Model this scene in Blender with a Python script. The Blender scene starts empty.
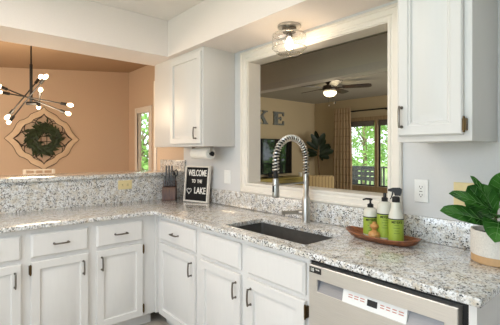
import bpy, bmesh, math, random
from mathutils import Vector, Matrix
from math import pi, sin, cos, radians, sqrt, atan2

sc = bpy.context.scene
COL = sc.collection
random.seed(7)

# ------------------------------------------------------------------ camera
cam_d = bpy.data.cameras.new('camera')
cam = bpy.data.objects.new('camera', cam_d)
COL.objects.link(cam)
CX, CY, CH, YAW = 3.2922, -1.9353, 1.381, 40.764
cam.location = (CX, CY, CH)
cam.rotation_euler = (pi / 2, 0, radians(90 - YAW))
cam_d.sensor_width = 36.0
cam_d.lens = 364.19 / 500 * 36
cam_d.shift_y = -10.98 / 500
cam_d.clip_start = 0.02
sc.camera = cam

# ------------------------------------------------------------------ world, sun, large lights, exposure
world = bpy.data.worlds.new('world')
sc.world = world
world.use_nodes = True
wn = world.node_tree.nodes
bg = wn['Background']
bg.inputs['Color'].default_value = (0.86, 0.93, 1.0, 1)
bg.inputs['Strength'].default_value = 2.6

sun_d = bpy.data.lights.new('sun', 'SUN')
sun_d.energy = 7.0
sun_d.angle = radians(3)
sun_d.color = (1.0, 0.95, 0.85)
sun = bpy.data.objects.new('sun', sun_d)
COL.objects.link(sun)
sun.rotation_euler = (radians(38), 0, radians(25))


def area(name, loc, target, sx, sy, power, color, spread=180):
    d = bpy.data.lights.new(name, 'AREA')
    d.shape = 'RECTANGLE'
    d.size, d.size_y = sx, sy
    d.energy = power
    d.color = color
    d.spread = radians(spread)
    o = bpy.data.objects.new(name, d)
    COL.objects.link(o)
    o.location = loc
    v = Vector(target) - Vector(loc)
    o.rotation_euler = v.to_track_quat('-Z', 'Y').to_euler()
    return o


# daylight of the kitchen's own window, behind the camera
area('daylight_back_window', (2.9, -4.0, 1.75), (2.2, 0, 0.9), 2.6, 1.2, 37, (0.70, 0.85, 1.0))
# warm ceiling light in the kitchen, then an added cool fill
area('kitchen_overhead_light', (1.5, -1.75, 2.52), (1.5, -1.75, 0), 1.0, 1.0, 18, (1.0, 0.89, 0.79))
area('kitchen_overhead_light', (2.62, -1.3, 2.52), (2.62, -1.3, 0), 0.6, 0.6, 5, (0.78, 0.89, 1.0))  # cool fill added overhead to brighten the right counter, no fixture there
# added fill light by the living room's right wall, which has no window
area('living_room_fill', (3.35, 3.3, 1.4), (-2.0, 3.3, 1.3), 2.4, 1.5, 36, (1.0, 0.97, 0.9), 105)
# warm area light in front of the dining room's left wall
area('dining_area_light', (-1.7, -3.3, 1.6), (-2.4, 0, 1.4), 1.6, 1.4, 32, (1.0, 0.86, 0.70))

vs = sc.view_settings
sc.display_settings.display_device = 'sRGB'
vs.view_transform = 'Standard'
vs.look = 'None'
vs.exposure = 0.10
vs.gamma = 1.0
vs.use_curve_mapping = False


# ------------------------------------------------------------------ material helpers
def lin(c):
    return tuple(((v / 255) / 12.92 if v / 255 <= 0.04045 else ((v / 255 + 0.055) / 1.055) ** 2.4) for v in c) + (1.0,)


def new_mat(name):
    m = bpy.data.materials.new(name)
    m.use_nodes = True
    nt = m.node_tree
    return m, nt, nt.nodes['Principled BSDF']


def N(nt, t, **kw):
    n = nt.nodes.new(t)
    for k, v in kw.items():
        if hasattr(n, k):
            setattr(n, k, v)
        else:
            n.inputs[k].default_value = v
    return n


def coords(nt, scale=(1, 1, 1), rot=(0, 0, 0)):
    tc = nt.nodes.new('ShaderNodeTexCoord')
    mp = nt.nodes.new('ShaderNodeMapping')
    mp.inputs['Scale'].default_value = scale
    mp.inputs['Rotation'].default_value = rot
    nt.links.new(tc.outputs['Object'], mp.inputs['Vector'])
    return mp.outputs['Vector']


def ramp(nt, fac, stops, interp='LINEAR'):
    r = nt.nodes.new('ShaderNodeValToRGB')
    r.color_ramp.interpolation = interp
    els = r.color_ramp.elements
    while len(els) < len(stops):
        els.new(0.5)
    for e, (p, c) in zip(els, stops):
        e.position = p
        e.color = c
    nt.links.new(fac, r.inputs['Fac'])
    return r.outputs['Color']


def mix(nt, fac, a, b):
    m = nt.nodes.new('ShaderNodeMix')
    m.data_type = 'RGBA'
    for sock, v in ((m.inputs[0], fac), (m.inputs[6], a), (m.inputs[7], b)):
        if isinstance(v, (int, float, tuple)):
            sock.default_value = v
        else:
            nt.links.new(v, sock)
    return m.outputs[2]


def bump(nt, b, height, strength=0.2, dist=0.01):
    n = nt.nodes.new('ShaderNodeBump')
    n.inputs['Strength'].default_value = strength
    n.inputs['Distance'].default_value = dist
    nt.links.new(height, n.inputs['Height'])
    nt.links.new(n.outputs['Normal'], b.inputs['Normal'])


def paint(name, rgb, rough=0.5, var=0.04, nscale=40, bstr=0.05, metal=0.0, stretch=(1, 1, 1)):
    m, nt, b = new_mat(name)
    c = lin(rgb)
    n = N(nt, 'ShaderNodeTexNoise', Scale=nscale, Detail=4.0)
    nt.links.new(coords(nt, stretch), n.inputs['Vector'])
    lo = tuple(max(0, v * (1 - var)) for v in c[:3]) + (1,)
    hi = tuple(min(1, v * (1 + var)) for v in c[:3]) + (1,)
    nt.links.new(ramp(nt, n.outputs['Fac'], [(0.3, lo), (0.7, hi)]), b.inputs['Base Color'])
    b.inputs['Roughness'].default_value = rough
    b.inputs['Metallic'].default_value = metal
    if bstr:
        bump(nt, b, n.outputs['Fac'], bstr, 0.004)
    return m


def wood(name, dark, light, scale=6, axis_scale=(1, 1, 12), rough=0.45, rot=(0, 0, 0)):
    m, nt, b = new_mat(name)
    v = coords(nt, axis_scale, rot)
    n = N(nt, 'ShaderNodeTexNoise', Scale=scale, Detail=6.0, Roughness=0.6, Distortion=0.6)
    nt.links.new(v, n.inputs['Vector'])
    nt.links.new(ramp(nt, n.outputs['Fac'], [(0.3, lin(dark)), (0.7, lin(light))]), b.inputs['Base Color'])
    b.inputs['Roughness'].default_value = rough
    bump(nt, b, n.outputs['Fac'], 0.08, 0.003)
    return m


def granite(name):
    m, nt, b = new_mat(name)
    v = coords(nt)
    # soft cloudy base
    n0 = N(nt, 'ShaderNodeTexNoise', Scale=22.0, Detail=5.0, Roughness=0.65)
    nt.links.new(v, n0.inputs['Vector'])
    base = ramp(nt, n0.outputs['Fac'], [(0.32, lin((204, 192, 172))), (0.5, lin((227, 226, 223))), (0.68, lin((239, 241, 244)))])
    # grey flecks
    n1 = N(nt, 'ShaderNodeTexNoise', Scale=95.0, Detail=4.0, Roughness=0.7)
    nt.links.new(v, n1.inputs['Vector'])
    f1 = ramp(nt, n1.outputs['Fac'], [(0.50, (0, 0, 0, 1)), (0.60, (1, 1, 1, 1))])
    c1 = mix(nt, f1, base, lin((166, 164, 161)))
    # tan flecks
    n2 = N(nt, 'ShaderNodeTexNoise', Scale=70.0, Detail=3.0, Roughness=0.6)
    mp2 = coords(nt, (1, 1, 1), (0.7, 0.3, 1.1))
    nt.links.new(mp2, n2.inputs['Vector'])
    f2 = ramp(nt, n2.outputs['Fac'], [(0.58, (0, 0, 0, 1)), (0.66, (0.8, 0.8, 0.8, 1))])
    c2 = mix(nt, f2, c1, lin((188, 172, 150)))
    # black specks, clustered
    vo = N(nt, 'ShaderNodeTexVoronoi', Scale=125.0, Randomness=1.0)
    nt.links.new(v, vo.inputs['Vector'])
    n3 = N(nt, 'ShaderNodeTexNoise', Scale=46.0, Detail=2.0)
    nt.links.new(v, n3.inputs['Vector'])
    mm = N(nt, 'ShaderNodeMath', operation='MULTIPLY')
    sub = ramp(nt, vo.outputs['Distance'], [(0.36, (1, 1, 1, 1)), (0.52, (0, 0, 0, 1))])
    clus = ramp(nt, n3.outputs['Fac'], [(0.49, (0, 0, 0, 1)), (0.56, (1, 1, 1, 1))])
    nt.links.new(sub, mm.inputs[0])
    nt.links.new(clus, mm.inputs[1])
    c3 = mix(nt, mm.outputs[0], c2, lin((46, 44, 44)))
    nt.links.new(c3, b.inputs['Base Color'])
    b.inputs['Roughness'].default_value = 0.2
    b.inputs['Coat Weight'].default_value = 0.6
    b.inputs['Coat Roughness'].default_value = 0.08
    return m


def brushed(name, rgb, rough=0.3, stretch=(2, 2, 160), metal=1.0, bstr=0.04):
    m, nt, b = new_mat(name)
    n = N(nt, 'ShaderNodeTexNoise', Scale=5.0, Detail=5.0)
    nt.links.new(coords(nt, stretch), n.inputs['Vector'])
    c = lin(rgb)
    lo = tuple(v * 0.85 for v in c[:3]) + (1,)
    nt.links.new(ramp(nt, n.outputs['Fac'], [(0.3, lo), (0.7, c)]), b.inputs['Base Color'])
    b.inputs['Metallic'].default_value = metal
    b.inputs['Roughness'].default_value = rough
    bump(nt, b, n.outputs['Fac'], bstr, 0.002)
    return m


def emit(name, rgb, strength):
    m, nt, b = new_mat(name)
    b.inputs['Base Color'].default_value = lin(rgb)
    b.inputs['Emission Color'].default_value = lin(rgb)
    b.inputs['Emission Strength'].default_value = strength
    return m


def glass(name, tint=(1, 1, 1, 1), gloss=0.10):
    m, nt, b = new_mat(name)
    out = nt.nodes['Material Output']
    t = N(nt, 'ShaderNodeBsdfTransparent')
    t.inputs['Color'].default_value = tint
    g = N(nt, 'ShaderNodeBsdfGlossy')
    g.inputs['Roughness'].default_value = 0.03
    lw = N(nt, 'ShaderNodeLayerWeight', Blend=0.25)
    mx = N(nt, 'ShaderNodeMixShader')
    ml = N(nt, 'ShaderNodeMath', operation='MULTIPLY_ADD')
    ml.inputs[1].default_value = 0.85
    ml.inputs[2].default_value = gloss * 0.3
    nt.links.new(lw.outputs['Facing'], ml.inputs[0])
    nt.links.new(ml.outputs[0], mx.inputs['Fac'])
    nt.links.new(t.outputs[0], mx.inputs[1])
    nt.links.new(g.outputs[0], mx.inputs[2])
    nt.links.new(mx.outputs[0], out.inputs['Surface'])
    nt.nodes.remove(b)
    return m


def leafmat(name, dark, light, trans=0.0, rough=0.4, scale=9):
    m, nt, b = new_mat(name)
    n = N(nt, 'ShaderNodeTexNoise', Scale=scale, Detail=3.0)
    nt.links.new(coords(nt), n.inputs['Vector'])
    col = ramp(nt, n.outputs['Fac'], [(0.3, lin(dark)), (0.7, lin(light))])
    nt.links.new(col, b.inputs['Base Color'])
    b.inputs['Roughness'].default_value = rough
    if trans:
        out = nt.nodes['Material Output']
        tr = N(nt, 'ShaderNodeBsdfTranslucent')
        nt.links.new(col, tr.inputs['Color'])
        mx = N(nt, 'ShaderNodeMixShader', Fac=trans)
        nt.links.new(b.outputs[0], mx.inputs[1])
        nt.links.new(tr.outputs[0], mx.inputs[2])
        nt.links.new(mx.outputs[0], out.inputs['Surface'])
    return m


M = {}
M['cab'] = paint('cabinet_paint', (224, 222, 219), 0.38, 0.012, 60, 0.015, stretch=(1, 1, 0.15))
M['cab_up'] = paint('upper_cabinet_paint', (214, 212, 209), 0.4, 0.008, 60, 0.008, stretch=(1, 1, 0.15))
M['trim'] = paint('trim_paint', (230, 224, 214), 0.4, 0.01, 30, 0.02)
M['wall'] = paint('kitchen_wall_paint', (213, 213, 213), 0.7, 0.012, 90, 0.04)
M['soffit'] = paint('soffit_paint', (238, 229, 223), 0.75, 0.012, 90, 0.05)
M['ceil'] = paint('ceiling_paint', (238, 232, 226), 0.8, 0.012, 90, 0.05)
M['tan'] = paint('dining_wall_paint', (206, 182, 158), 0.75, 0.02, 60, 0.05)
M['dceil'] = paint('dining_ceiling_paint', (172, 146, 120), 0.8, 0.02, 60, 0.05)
M['lr'] = paint('living_wall_paint', (188, 170, 136), 0.75, 0.015, 60, 0.04)
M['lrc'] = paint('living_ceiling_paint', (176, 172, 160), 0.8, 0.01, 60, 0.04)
M['hdr'] = paint('header_paint', (236, 230, 216), 0.8, 0.01, 60, 0.04)
M['sunw'] = paint('sunroom_wall_paint', (236, 238, 240), 0.7, 0.01, 60, 0.02)
M['floor'] = wood('floor_wood', (178, 168, 156), (204, 195, 182), 5, (0.6, 9, 1), 0.4)
M['granite'] = granite('granite')
M['pewter'] = brushed('pewter', (128, 122, 114), 0.35, (60, 60, 60))
M['brass'] = brushed('aged_brass', (98, 80, 54), 0.4, (60, 60, 60))
M['steel'] = brushed('brushed_steel', (192, 190, 186), 0.28, (160, 160, 2))
M['nickel'] = brushed('brushed_nickel', (188, 186, 182), 0.3, (80, 80, 6))
M['spring'] = brushed('spring_steel', (222, 221, 218), 0.28, (80, 80, 6))
M['dwsteel'] = brushed('dishwasher_steel', (226, 224, 220), 0.34, (2, 2, 160), 0.78)
M['dwgrey'] = brushed('dishwasher_pocket_grey', (160, 160, 164), 0.4, (2, 2, 160), 0.6)
M['black'] = paint('matte_black', (18, 18, 19), 0.45, 0.05, 50, 0.02)
M['iron'] = paint('black_iron', (8, 8, 8), 0.4, 0.05, 50, 0.0)
M['blackgap'] = paint('rubber_black', (9, 9, 9), 0.6, 0.02, 50, 0.0)
M['knife'] = brushed('knife_steel', (104, 102, 100), 0.35, (60, 60, 6))
M['sink'] = brushed('sink_composite', (84, 82, 80), 0.42, (8, 8, 8), 0.3, 0.02)
M['white'] = paint('white_plastic', (236, 236, 234), 0.35, 0.01, 50, 0.0)
M['almond'] = paint('almond_plastic', (226, 208, 158), 0.4, 0.02, 50, 0.0)
M['slot'] = paint('outlet_slot_dark', (60, 58, 56), 0.6, 0.02, 50, 0.0)
M['paper'] = paint('paper_towel', (240, 236, 228), 0.95, 0.02, 120, 0.2)
M['felt'] = paint('black_felt', (20, 20, 21), 0.95, 0.1, 8, 0.25, stretch=(0.2, 0.2, 20))
M['letter'] = paint('white_letters', (240, 238, 232), 0.5, 0.01, 50, 0.0)
M['frame_wood'] = wood('board_frame_wood', (216, 210, 200), (236, 231, 222), 8, (3, 3, 3), 0.6)
M['walnut'] = wood('knife_block_wood', (52, 28, 16), (104, 62, 38), 8, (14, 14, 1.5), 0.4)
M['tray'] = wood('tray_wood', (70, 36, 20), (164, 98, 56), 8, (2.0, 14, 6), 0.35)
M['beech'] = wood('brush_wood', (176, 122, 66), (210, 160, 98), 10, (4, 4, 20), 0.35)
M['console'] = wood('console_wood', (150, 132, 66), (182, 162, 88), 6, (8, 1, 8), 0.45)
M['winwood'] = wood('window_wood', (136, 112, 82), (172, 148, 114), 6, (8, 8, 1), 0.45)
M['darkwood'] = wood('blade_wood', (36, 26, 20), (64, 48, 38), 6, (3, 3, 3), 0.35)
M['lime'] = paint('lime_label', (150, 170, 58), 0.4, 0.05, 30, 0.0)
M['soapwhite'] = paint('cloudy_plastic', (212, 210, 198), 0.25, 0.02, 30, 0.0)
M['olive'] = paint('olive_print', (104, 124, 40), 0.5, 0.02, 40, 0.0)
M['pot'] = paint('speckled_pot', (222, 217, 208), 0.6, 0.10, 160, 0.08)
M['potband'] = paint('terracotta_band', (198, 160, 116), 0.7, 0.05, 60, 0.05)
M['soil'] = paint('potting_soil', (46, 36, 28), 0.95, 0.3, 60, 0.6)
M['leaf'] = leafmat('fiddle_leaf', (34, 80, 28), (76, 132, 54), 0.12, 0.25, 14)
M['vein'] = leafmat('leaf_rib', (92, 142, 72), (112, 160, 88), 0.0, 0.4)
M['leafdark'] = leafmat('dark_foliage', (16, 30, 14), (36, 54, 28), 0.08, 0.5)
M['wreath'] = leafmat('wreath_leaves', (22, 36, 20), (52, 70, 40), 0.0, 0.6, 20)
M['stem'] = wood('plant_stem', (86, 62, 38), (122, 92, 58), 12, (4, 4, 4), 0.7)
M['bark'] = wood('tree_bark', (96, 82, 66), (136, 120, 100), 6, (4, 4, 1), 0.9)
M['tree'] = leafmat('tree_leaves', (98, 146, 66), (172, 206, 124), 0.5, 0.5, 1.2)
M['grass'] = leafmat('lawn', (96, 126, 64), (140, 160, 96), 0.0, 0.9, 2)
M['deckdark'] = wood('dark_deck_wood', (38, 42, 44), (62, 66, 66), 6, (2, 2, 2), 0.7)
M['deckfloor'] = wood('deck_boards', (120, 108, 96), (160, 148, 132), 6, (1, 9, 1), 0.8)
M['bulb'] = emit('warm_bulb', (255, 226, 180), 14)
M['fanbulb'] = emit('fan_bowl_glass', (255, 236, 190), 4)
M['glass'] = glass('clear_glass')
M['gedge'] = glass('thick_glass_edge', (1, 0.98, 0.94, 1), 1.6)
M['pane'] = glass('window_glass', (0.97, 0.985, 0.98, 1), 0.05)
M['orn'] = wood('medallion_wood', (214, 190, 162), (224, 202, 174), 6, (2, 2, 2), 0.7)
M['ornedge'] = paint('medallion_iron', (48, 36, 28), 0.6, 0.05, 40, 0.05)
M['galv'] = paint('galvanised_metal', (130, 134, 132), 0.45, 0.25, 22, 0.1, 0.6)
M['cup'] = paint('white_ceramic', (226, 222, 210), 0.3, 0.02, 40, 0.0)


def screenmat():
    m, nt, b = new_mat('television_glass')
    b.inputs['Base Color'].default_value = (0.006, 0.008, 0.009, 1)
    b.inputs['Roughness'].default_value = 0.04
    b.inputs['Specular IOR Level'].default_value = 0.9
    n = N(nt, 'ShaderNodeTexNoise', Scale=3.0)
    nt.links.new(coords(nt), n.inputs['Vector'])
    bump(nt, b, n.outputs['Fac'], 0.01, 0.001)
    return m


M['screen'] = screenmat()


def plaid(name, base, line, sx, sz, vertical_only=False):
    m, nt, b = new_mat(name)
    tc = nt.nodes.new('ShaderNodeTexCoord')
    sep = nt.nodes.new('ShaderNodeSeparateXYZ')
    nt.links.new(tc.outputs['Object'], sep.inputs[0])

    def stripes(sock, period, width):
        d = N(nt, 'ShaderNodeMath', operation='DIVIDE')
        nt.links.new(sock, d.inputs[0])
        d.inputs[1].default_value = period
        f = N(nt, 'ShaderNodeMath', operation='FRACT')
        nt.links.new(d.outputs[0], f.inputs[0])
        l = N(nt, 'ShaderNodeMath', operation='LESS_THAN')
        nt.links.new(f.outputs[0], l.inputs[0])
        l.inputs[1].default_value = width
        return l.outputs[0]
    sock = stripes(sep.outputs['X'], sx, 0.22)
    if not vertical_only:
        mx = N(nt, 'ShaderNodeMath', operation='MAXIMUM')
        nt.links.new(sock, mx.inputs[0])
        nt.links.new(stripes(sep.outputs['Z'], sz, 0.16), mx.inputs[1])
        sock = mx.outputs[0]
    nt.links.new(mix(nt, sock, lin(base), lin(line)), b.inputs['Base Color'])
    b.inputs['Roughness'].default_value = 0.9
    return m


M['curtain'] = plaid('plaid_curtain_cloth', (178, 152, 118), (162, 137, 105), 0.10, 0.17)
M['stripe'] = plaid('striped_upholstery', (188, 164, 118), (140, 112, 74), 0.045, 0.1, True)


# ------------------------------------------------------------------ mesh helpers
class MB:
    def __init__(self):
        self.bm = bmesh.new()

    def face(self, pts):
        vs_ = [self.bm.verts.new(p) for p in pts]
        return self.bm.faces.new(vs_)

    def box(self, x0, x1, y0, y1, z0, z1, bev=0.0, seg=2, mat=None):
        P = [(x, y, z) for z in (z0, z1) for y in (y0, y1) for x in (x0, x1)]
        v = [self.bm.verts.new(mat @ Vector(p) if mat else p) for p in P]
        fs = [self.bm.faces.new([v[i] for i in q]) for q in
              ((0, 2, 3, 1), (4, 5, 7, 6), (0, 1, 5, 4), (2, 6, 7, 3), (0, 4, 6, 2), (1, 3, 7, 5))]
        if bev > 0:
            es = list({e for f in fs for e in f.edges})
            bmesh.ops.bevel(self.bm, geom=es, offset=bev, segments=seg, profile=0.5, affect='EDGES')
        return self

    def loops(self, loops, cap0=True, cap1=True, closed=False):
        L = [[self.bm.verts.new(p) for p in l] for l in loops]
        n = len(L[0])
        rng = range(len(L)) if closed else range(len(L) - 1)
        for i in rng:
            a, b = L[i], L[(i + 1) % len(L)]
            for j in range(n):
                k = (j + 1) % n
                try:
                    self.bm.faces.new((a[j], a[k], b[k], b[j]))
                except ValueError:
                    pass
        if not closed:
            if cap0:
                self.bm.faces.new(list(reversed(L[0])))
            if cap1:
                self.bm.faces.new(L[-1])
        return self

    def tube(self, pts, r, n=10, closed=False):
        pts = [Vector(p) for p in pts]
        m = len(pts)
        rad = r if isinstance(r, (list, tuple)) else [r] * m
        T = []
        for i in range(m):
            if closed:
                t = pts[(i + 1) % m] - pts[i - 1]
            else:
                t = pts[min(i + 1, m - 1)] - pts[max(i - 1, 0)]
            T.append(t.normalized())
        up = Vector((0, 0, 1)) if abs(T[0].z) < 0.9 else Vector((1, 0, 0))
        u = T[0].cross(up).normalized()
        loops = []
        for i in range(m):
            u = (u - T[i] * u.dot(T[i]))
            u = u.normalized() if u.length > 1e-6 else T[i].orthogonal().normalized()
            w = T[i].cross(u)
            loops.append([pts[i] + (u * cos(2 * pi * k / n) + w * sin(2 * pi * k / n)) * rad[i] for k in range(n)])
        return self.loops(loops, closed=closed)

    def cyl(self, p0, p1, r0, r1=None, n=16):
        return self.tube([p0, p1], [r0, r0 if r1 is None else r1], n)

    def lathe(self, prof, c=(0, 0, 0), n=32, mat=None, cap=True):
        loops = []
        for r, z in prof:
            l = []
            for k in range(n):
                p = Vector((max(r, 1e-4) * cos(2 * pi * k / n), max(r, 1e-4) * sin(2 * pi * k / n), z))
                p = (mat @ p) if mat else p + Vector(c)
                l.append(p)
            loops.append(l)
        return self.loops(loops, cap, cap)

    def rings(self, f, a0, a1, b0, b1, prof):
        """rectangular rings: prof = [(inset, depth)], last one is capped"""
        loops = []
        for i, d in prof:
            loops.append([f(a0 + i, b0 + i, d), f(a1 - i, b0 + i, d), f(a1 - i, b1 - i, d), f(a0 + i, b1 - i, d)])
        return self.loops(loops)

    def prism(self, poly, f, d0, d1):
        return self.loops([[f(a, b, d0) for a, b in poly], [f(a, b, d1) for a, b in poly]])

    def ball(self, c, r, sx=1, sy=1, sz=1, n=12):
        prof = [(sin(pi * i / n), -cos(pi * i / n)) for i in range(n + 1)]
        mat = Matrix.Translation(Vector(c)) @ Matrix.Diagonal((r * sx, r * sy, r * sz, 1))
        return self.lathe(prof, n=n * 2, mat=mat)

    def text(self, body, size, mat, extrude=0.001, align='CENTER'):
        cu = bpy.data.curves.new('t', 'FONT')
        cu.body = body
        cu.size = size
        cu.align_x = align
        cu.align_y = 'CENTER'
        cu.extrude = extrude
        cu.resolution_u = 3
        cu.offset = size * 0.018
        ob = bpy.data.objects.new('t', cu)
        COL.objects.link(ob)
        dg = bpy.context.evaluated_depsgraph_get()
        dg.update()
        me = bpy.data.meshes.new_from_object(ob.evaluated_get(dg))
        bpy.data.objects.remove(ob)
        me.transform(mat)
        self.bm.from_mesh(me)
        bpy.data.meshes.remove(me)
        return self

    def build(self, name, material, parent=None, origin=None, sharp=35, recalc=True):
        bm = self.bm
        bmesh.ops.remove_doubles(bm, verts=bm.verts, dist=1e-6)
        if recalc:
            bmesh.ops.recalc_face_normals(bm, faces=bm.faces)
        for f in bm.faces:
            f.smooth = True
        for e in bm.edges:
            if len(e.link_faces) == 2 and e.calc_face_angle(0) > radians(sharp):
                e.smooth = False
        off = Vector((0, 0, 0))
        p = parent
        while p is not None:
            off += Vector(p.location)
            p = p.parent
        o_loc = Vector(origin) - off if origin is not None else Vector((0, 0, 0))
        shift = off + o_loc
        for v in bm.verts:
            v.co -= shift
        me = bpy.data.meshes.new(name)
        bm.to_mesh(me)
        bm.free()
        me.materials.append(M[material] if isinstance(material, str) else material)
        o = bpy.data.objects.new(name, me)
        COL.objects.link(o)
        o.parent = parent
        o.location = o_loc
        return o


def tag(o, label, cat, group=None, kind=None):
    o['label'] = label
    o['category'] = cat
    if group:
        o['group'] = group
    if kind:
        o['kind'] = kind
    return o


def thing(name, loc, label, cat, group=None):
    o = bpy.data.objects.new(name, None)
    o.empty_display_size = 0.05
    COL.objects.link(o)
    o.location = loc
    return tag(o, label, cat, group)


def struct(o, label=None, cat=None):
    o['kind'] = 'structure'
    if label:
        o['label'] = label
        o['category'] = cat
    return o


def box(name, material, x0, x1, y0, y1, z0, z1, parent=None, bev=0.0, origin=None):
    return MB().box(x0, x1, y0, y1, z0, z1, bev).build(name, material, parent, origin)


def copy_thing(o):
    c = o.copy()
    COL.objects.link(c)
    for ch in o.children:
        d = ch.copy()
        COL.objects.link(d)
        d.parent = c
        for g in ch.children:
            e = g.copy()
            COL.objects.link(e)
            e.parent = d
    return c


# ------------------------------------------------------------------ the setting
S = lambda n, m, *b, **k: struct(box(n, m, *b, **k))
struct(box('floor', 'floor', -5.2, 5.4, -4.4, 5.3, -0.06, 0.0), 'brown wood plank floor', 'floor')

# kitchen shell
WX0, WX1, WZ0, WZ1 = 1.028, 2.254, 1.112, 2.115       # pass-through opening
WT = 0.123
m = MB()
m.box(-0.0, WX0, 0, WT, 0, 2.60)
m.box(WX1, 5.3, 0, WT, 0, 2.60)
m.box(WX0, WX1, 0, WT, 0, WZ0)
m.box(WX0, WX1, 0, WT, WZ1, 2.60)
struct(m.build('wall_window', 'wall'), 'pale grey kitchen wall around the pass-through window', 'wall')
struct(box('wall_dining_near', 'tan', -0.60, -0.0005, 0, WT, 0, 3.1), 'warm tan wall end under the corner cabinet', 'wall')
S('trim_1', 'trim', -0.66, -0.601, -0.012, WT, 0, 2.2)
S('wall_hall', 'tan', -0.70, -0.601, WT + 0.001, 0.939, 0, 3.1)
struct(box('ceiling', 'ceil', 0.368, 5.3, -4.3, -0.379, 2.54, 2.60), 'white kitchen ceiling', 'ceiling')
# soffit over the window run and dropped beam over the peninsula
m = MB()
m.box(0.367, 5.3, -0.378, -0.0005, 2.222, 2.61)
struct(m.build('ceiling_soffit', 'soffit'), 'cream soffit running above the window wall', 'soffit')
struct(box('ceiling_beam', 'soffit', -0.038, 0.3665, -4.3, -0.0005, 2.222, 3.1), 'cream dropped beam above the peninsula', 'beam')
# back and right walls of the kitchen with window openings (behind the camera)
m = MB()
m.box(-0.04, 1.5, -4.3, -4.2, 0, 2.6); m.box(4.3, 5.3, -4.3, -4.2, 0, 2.6)
m.box(1.5, 4.3, -4.3, -4.2, 0, 0.75); m.box(1.5, 4.3, -4.3, -4.2, 2.35, 2.6)
struct(m.build('wall_back', 'wall'))
m = MB()
m.box(5.2, 5.3, -4.2, 0, 0, 2.6)
struct(m.build('wall_right', 'wall'))

# pony wall of the peninsula
struct(box('wall_peninsula', 'tan', -0.12, 0.0, -2.3, -0.001, 0, 1.144), 'half wall behind the peninsula counter', 'wall')

# dining room
struct(box('wall_dining_far', 'tan', -3.5, -3.4, -3.6, 0.94, 0, 3.1), 'warm tan dining room wall', 'wall')
DX0, DX1, DZ = -2.98, -2.52, 2.06
m = MB()
m.box(-3.4, DX0, 0.82, 0.87, 0, 3.1)
m.box(DX1, -0.701, 0.82, 0.87, 0, 3.1)
m.box(DX0, DX1, 0.82, 0.87, DZ, 3.1)
struct(m.build('wall_dining_right', 'tan'), 'tan dining room wall with a doorway', 'wall')
m = MB()
m.box(-3.4, -0.12, -3.6, -3.5, 0, 3.1)
struct(m.build('wall_dining_left', 'tan'))
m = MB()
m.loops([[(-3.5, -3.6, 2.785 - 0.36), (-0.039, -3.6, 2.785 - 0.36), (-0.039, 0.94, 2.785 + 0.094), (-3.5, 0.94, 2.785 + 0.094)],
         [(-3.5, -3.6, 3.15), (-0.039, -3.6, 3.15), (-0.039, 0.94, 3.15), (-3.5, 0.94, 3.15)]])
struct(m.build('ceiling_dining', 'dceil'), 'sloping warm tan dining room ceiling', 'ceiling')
# doorway casing
m = MB()
m.box(DX0 - 0.10, DX0, 0.795, 0.8195, 0, DZ + 0.10, 0.004)
m.box(DX1, DX1 + 0.10, 0.795, 0.8195, 0, DZ + 0.10, 0.004)
m.box(DX0, DX1, 0.795, 0.8195, DZ, DZ + 0.10, 0.004)
m.box(DX0, DX0 + 0.018, 0.82, 0.87, 0, DZ)
m.box(DX1 - 0.018, DX1, 0.82, 0.87, 0, DZ)
struct(m.build('door_1', 'trim'), 'cream cased doorway in the dining room', 'doorway')
# sunroom seen through the doorway
m = MB()
SY0, SY1, SZ0, SZ1 = 1.66, 2.70, 0.5, 2.45
m.box(-5.1, -5.0, 0.94, SY0, 0, 2.6); m.box(-5.1, -5.0, SY1, 3.3, 0, 2.6)
m.box(-5.1, -5.0, SY0, SY1, 0, SZ0); m.box(-5.1, -5.0, SY0, SY1, SZ1, 2.6)
struct(m.build('wall_sunroom', 'sunw'), 'white sunroom wall seen through the doorway', 'wall')
S('wall_sunroom_near', 'sunw', -5.0, -3.5, 0.90, 1.0, 0, 2.6)
S('ceiling_sunroom', 'sunw', -5.1, -2.5, 0.941, 3.3, 2.6, 2.66)
w = struct(MB().box(-5.03, -4.985, SY0, SY0 + 0.05, SZ0, SZ1).box(-5.03, -4.985, SY1 - 0.05, SY1, SZ0, SZ1)
           .box(-5.03, -4.985, SY0 + 0.05, SY1 - 0.05, SZ0, SZ0 + 0.05).box(-5.03, -4.985, SY0 + 0.05, SY1 - 0.05, SZ1 - 0.05, SZ1)
           .box(-5.03, -4.985, 2.045, 2.085, SZ0 + 0.05, SZ1 - 0.05)
           .build('window_2', M['black']), 'dark framed sunroom window', 'window')
MB().box(-5.012, -5.008, SY0 + 0.05, SY1 - 0.05, SZ0 + 0.05, SZ1 - 0.05).build('pane', 'pane', w)

# living room
LX, LY, LZ = -2.4, 5.05, 2.54
struct(box('wall_living_left', 'lr', LX - 0.1, LX, 0.941, LY + 0.1, 0, 2.6), 'tan living room wall behind the television', 'wall')
FX0, FX1, FZ0, FZ1 = -1.44, 0.45, 0.60, 2.09
m = MB()
m.box(LX, FX0, LY, LY + 0.12, 0, 2.6); m.box(FX1, 3.6, LY, LY + 0.12, 0, 2.6)
m.box(FX0, FX1, LY, LY + 0.12, 0, FZ0); m.box(FX0, FX1, LY, LY + 0.12, FZ1, 2.6)
struct(m.build('wall_living_far', 'lr'), 'tan living room wall around the wooden window', 'wall')
m = MB()
m.box(3.5, 3.6, WT + 0.001, LY, 0, 2.6)
struct(m.build('wall_living_right', 'lr'))
struct(MB().box(-0.60, 3.6, WT + 0.001, 0.9405, LZ, 2.6).box(LX - 0.1, 3.6, 0.941, LY + 0.1, LZ, 2.6).build('ceiling_living', 'lrc'), 'grey living room ceiling', 'ceiling')
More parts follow.
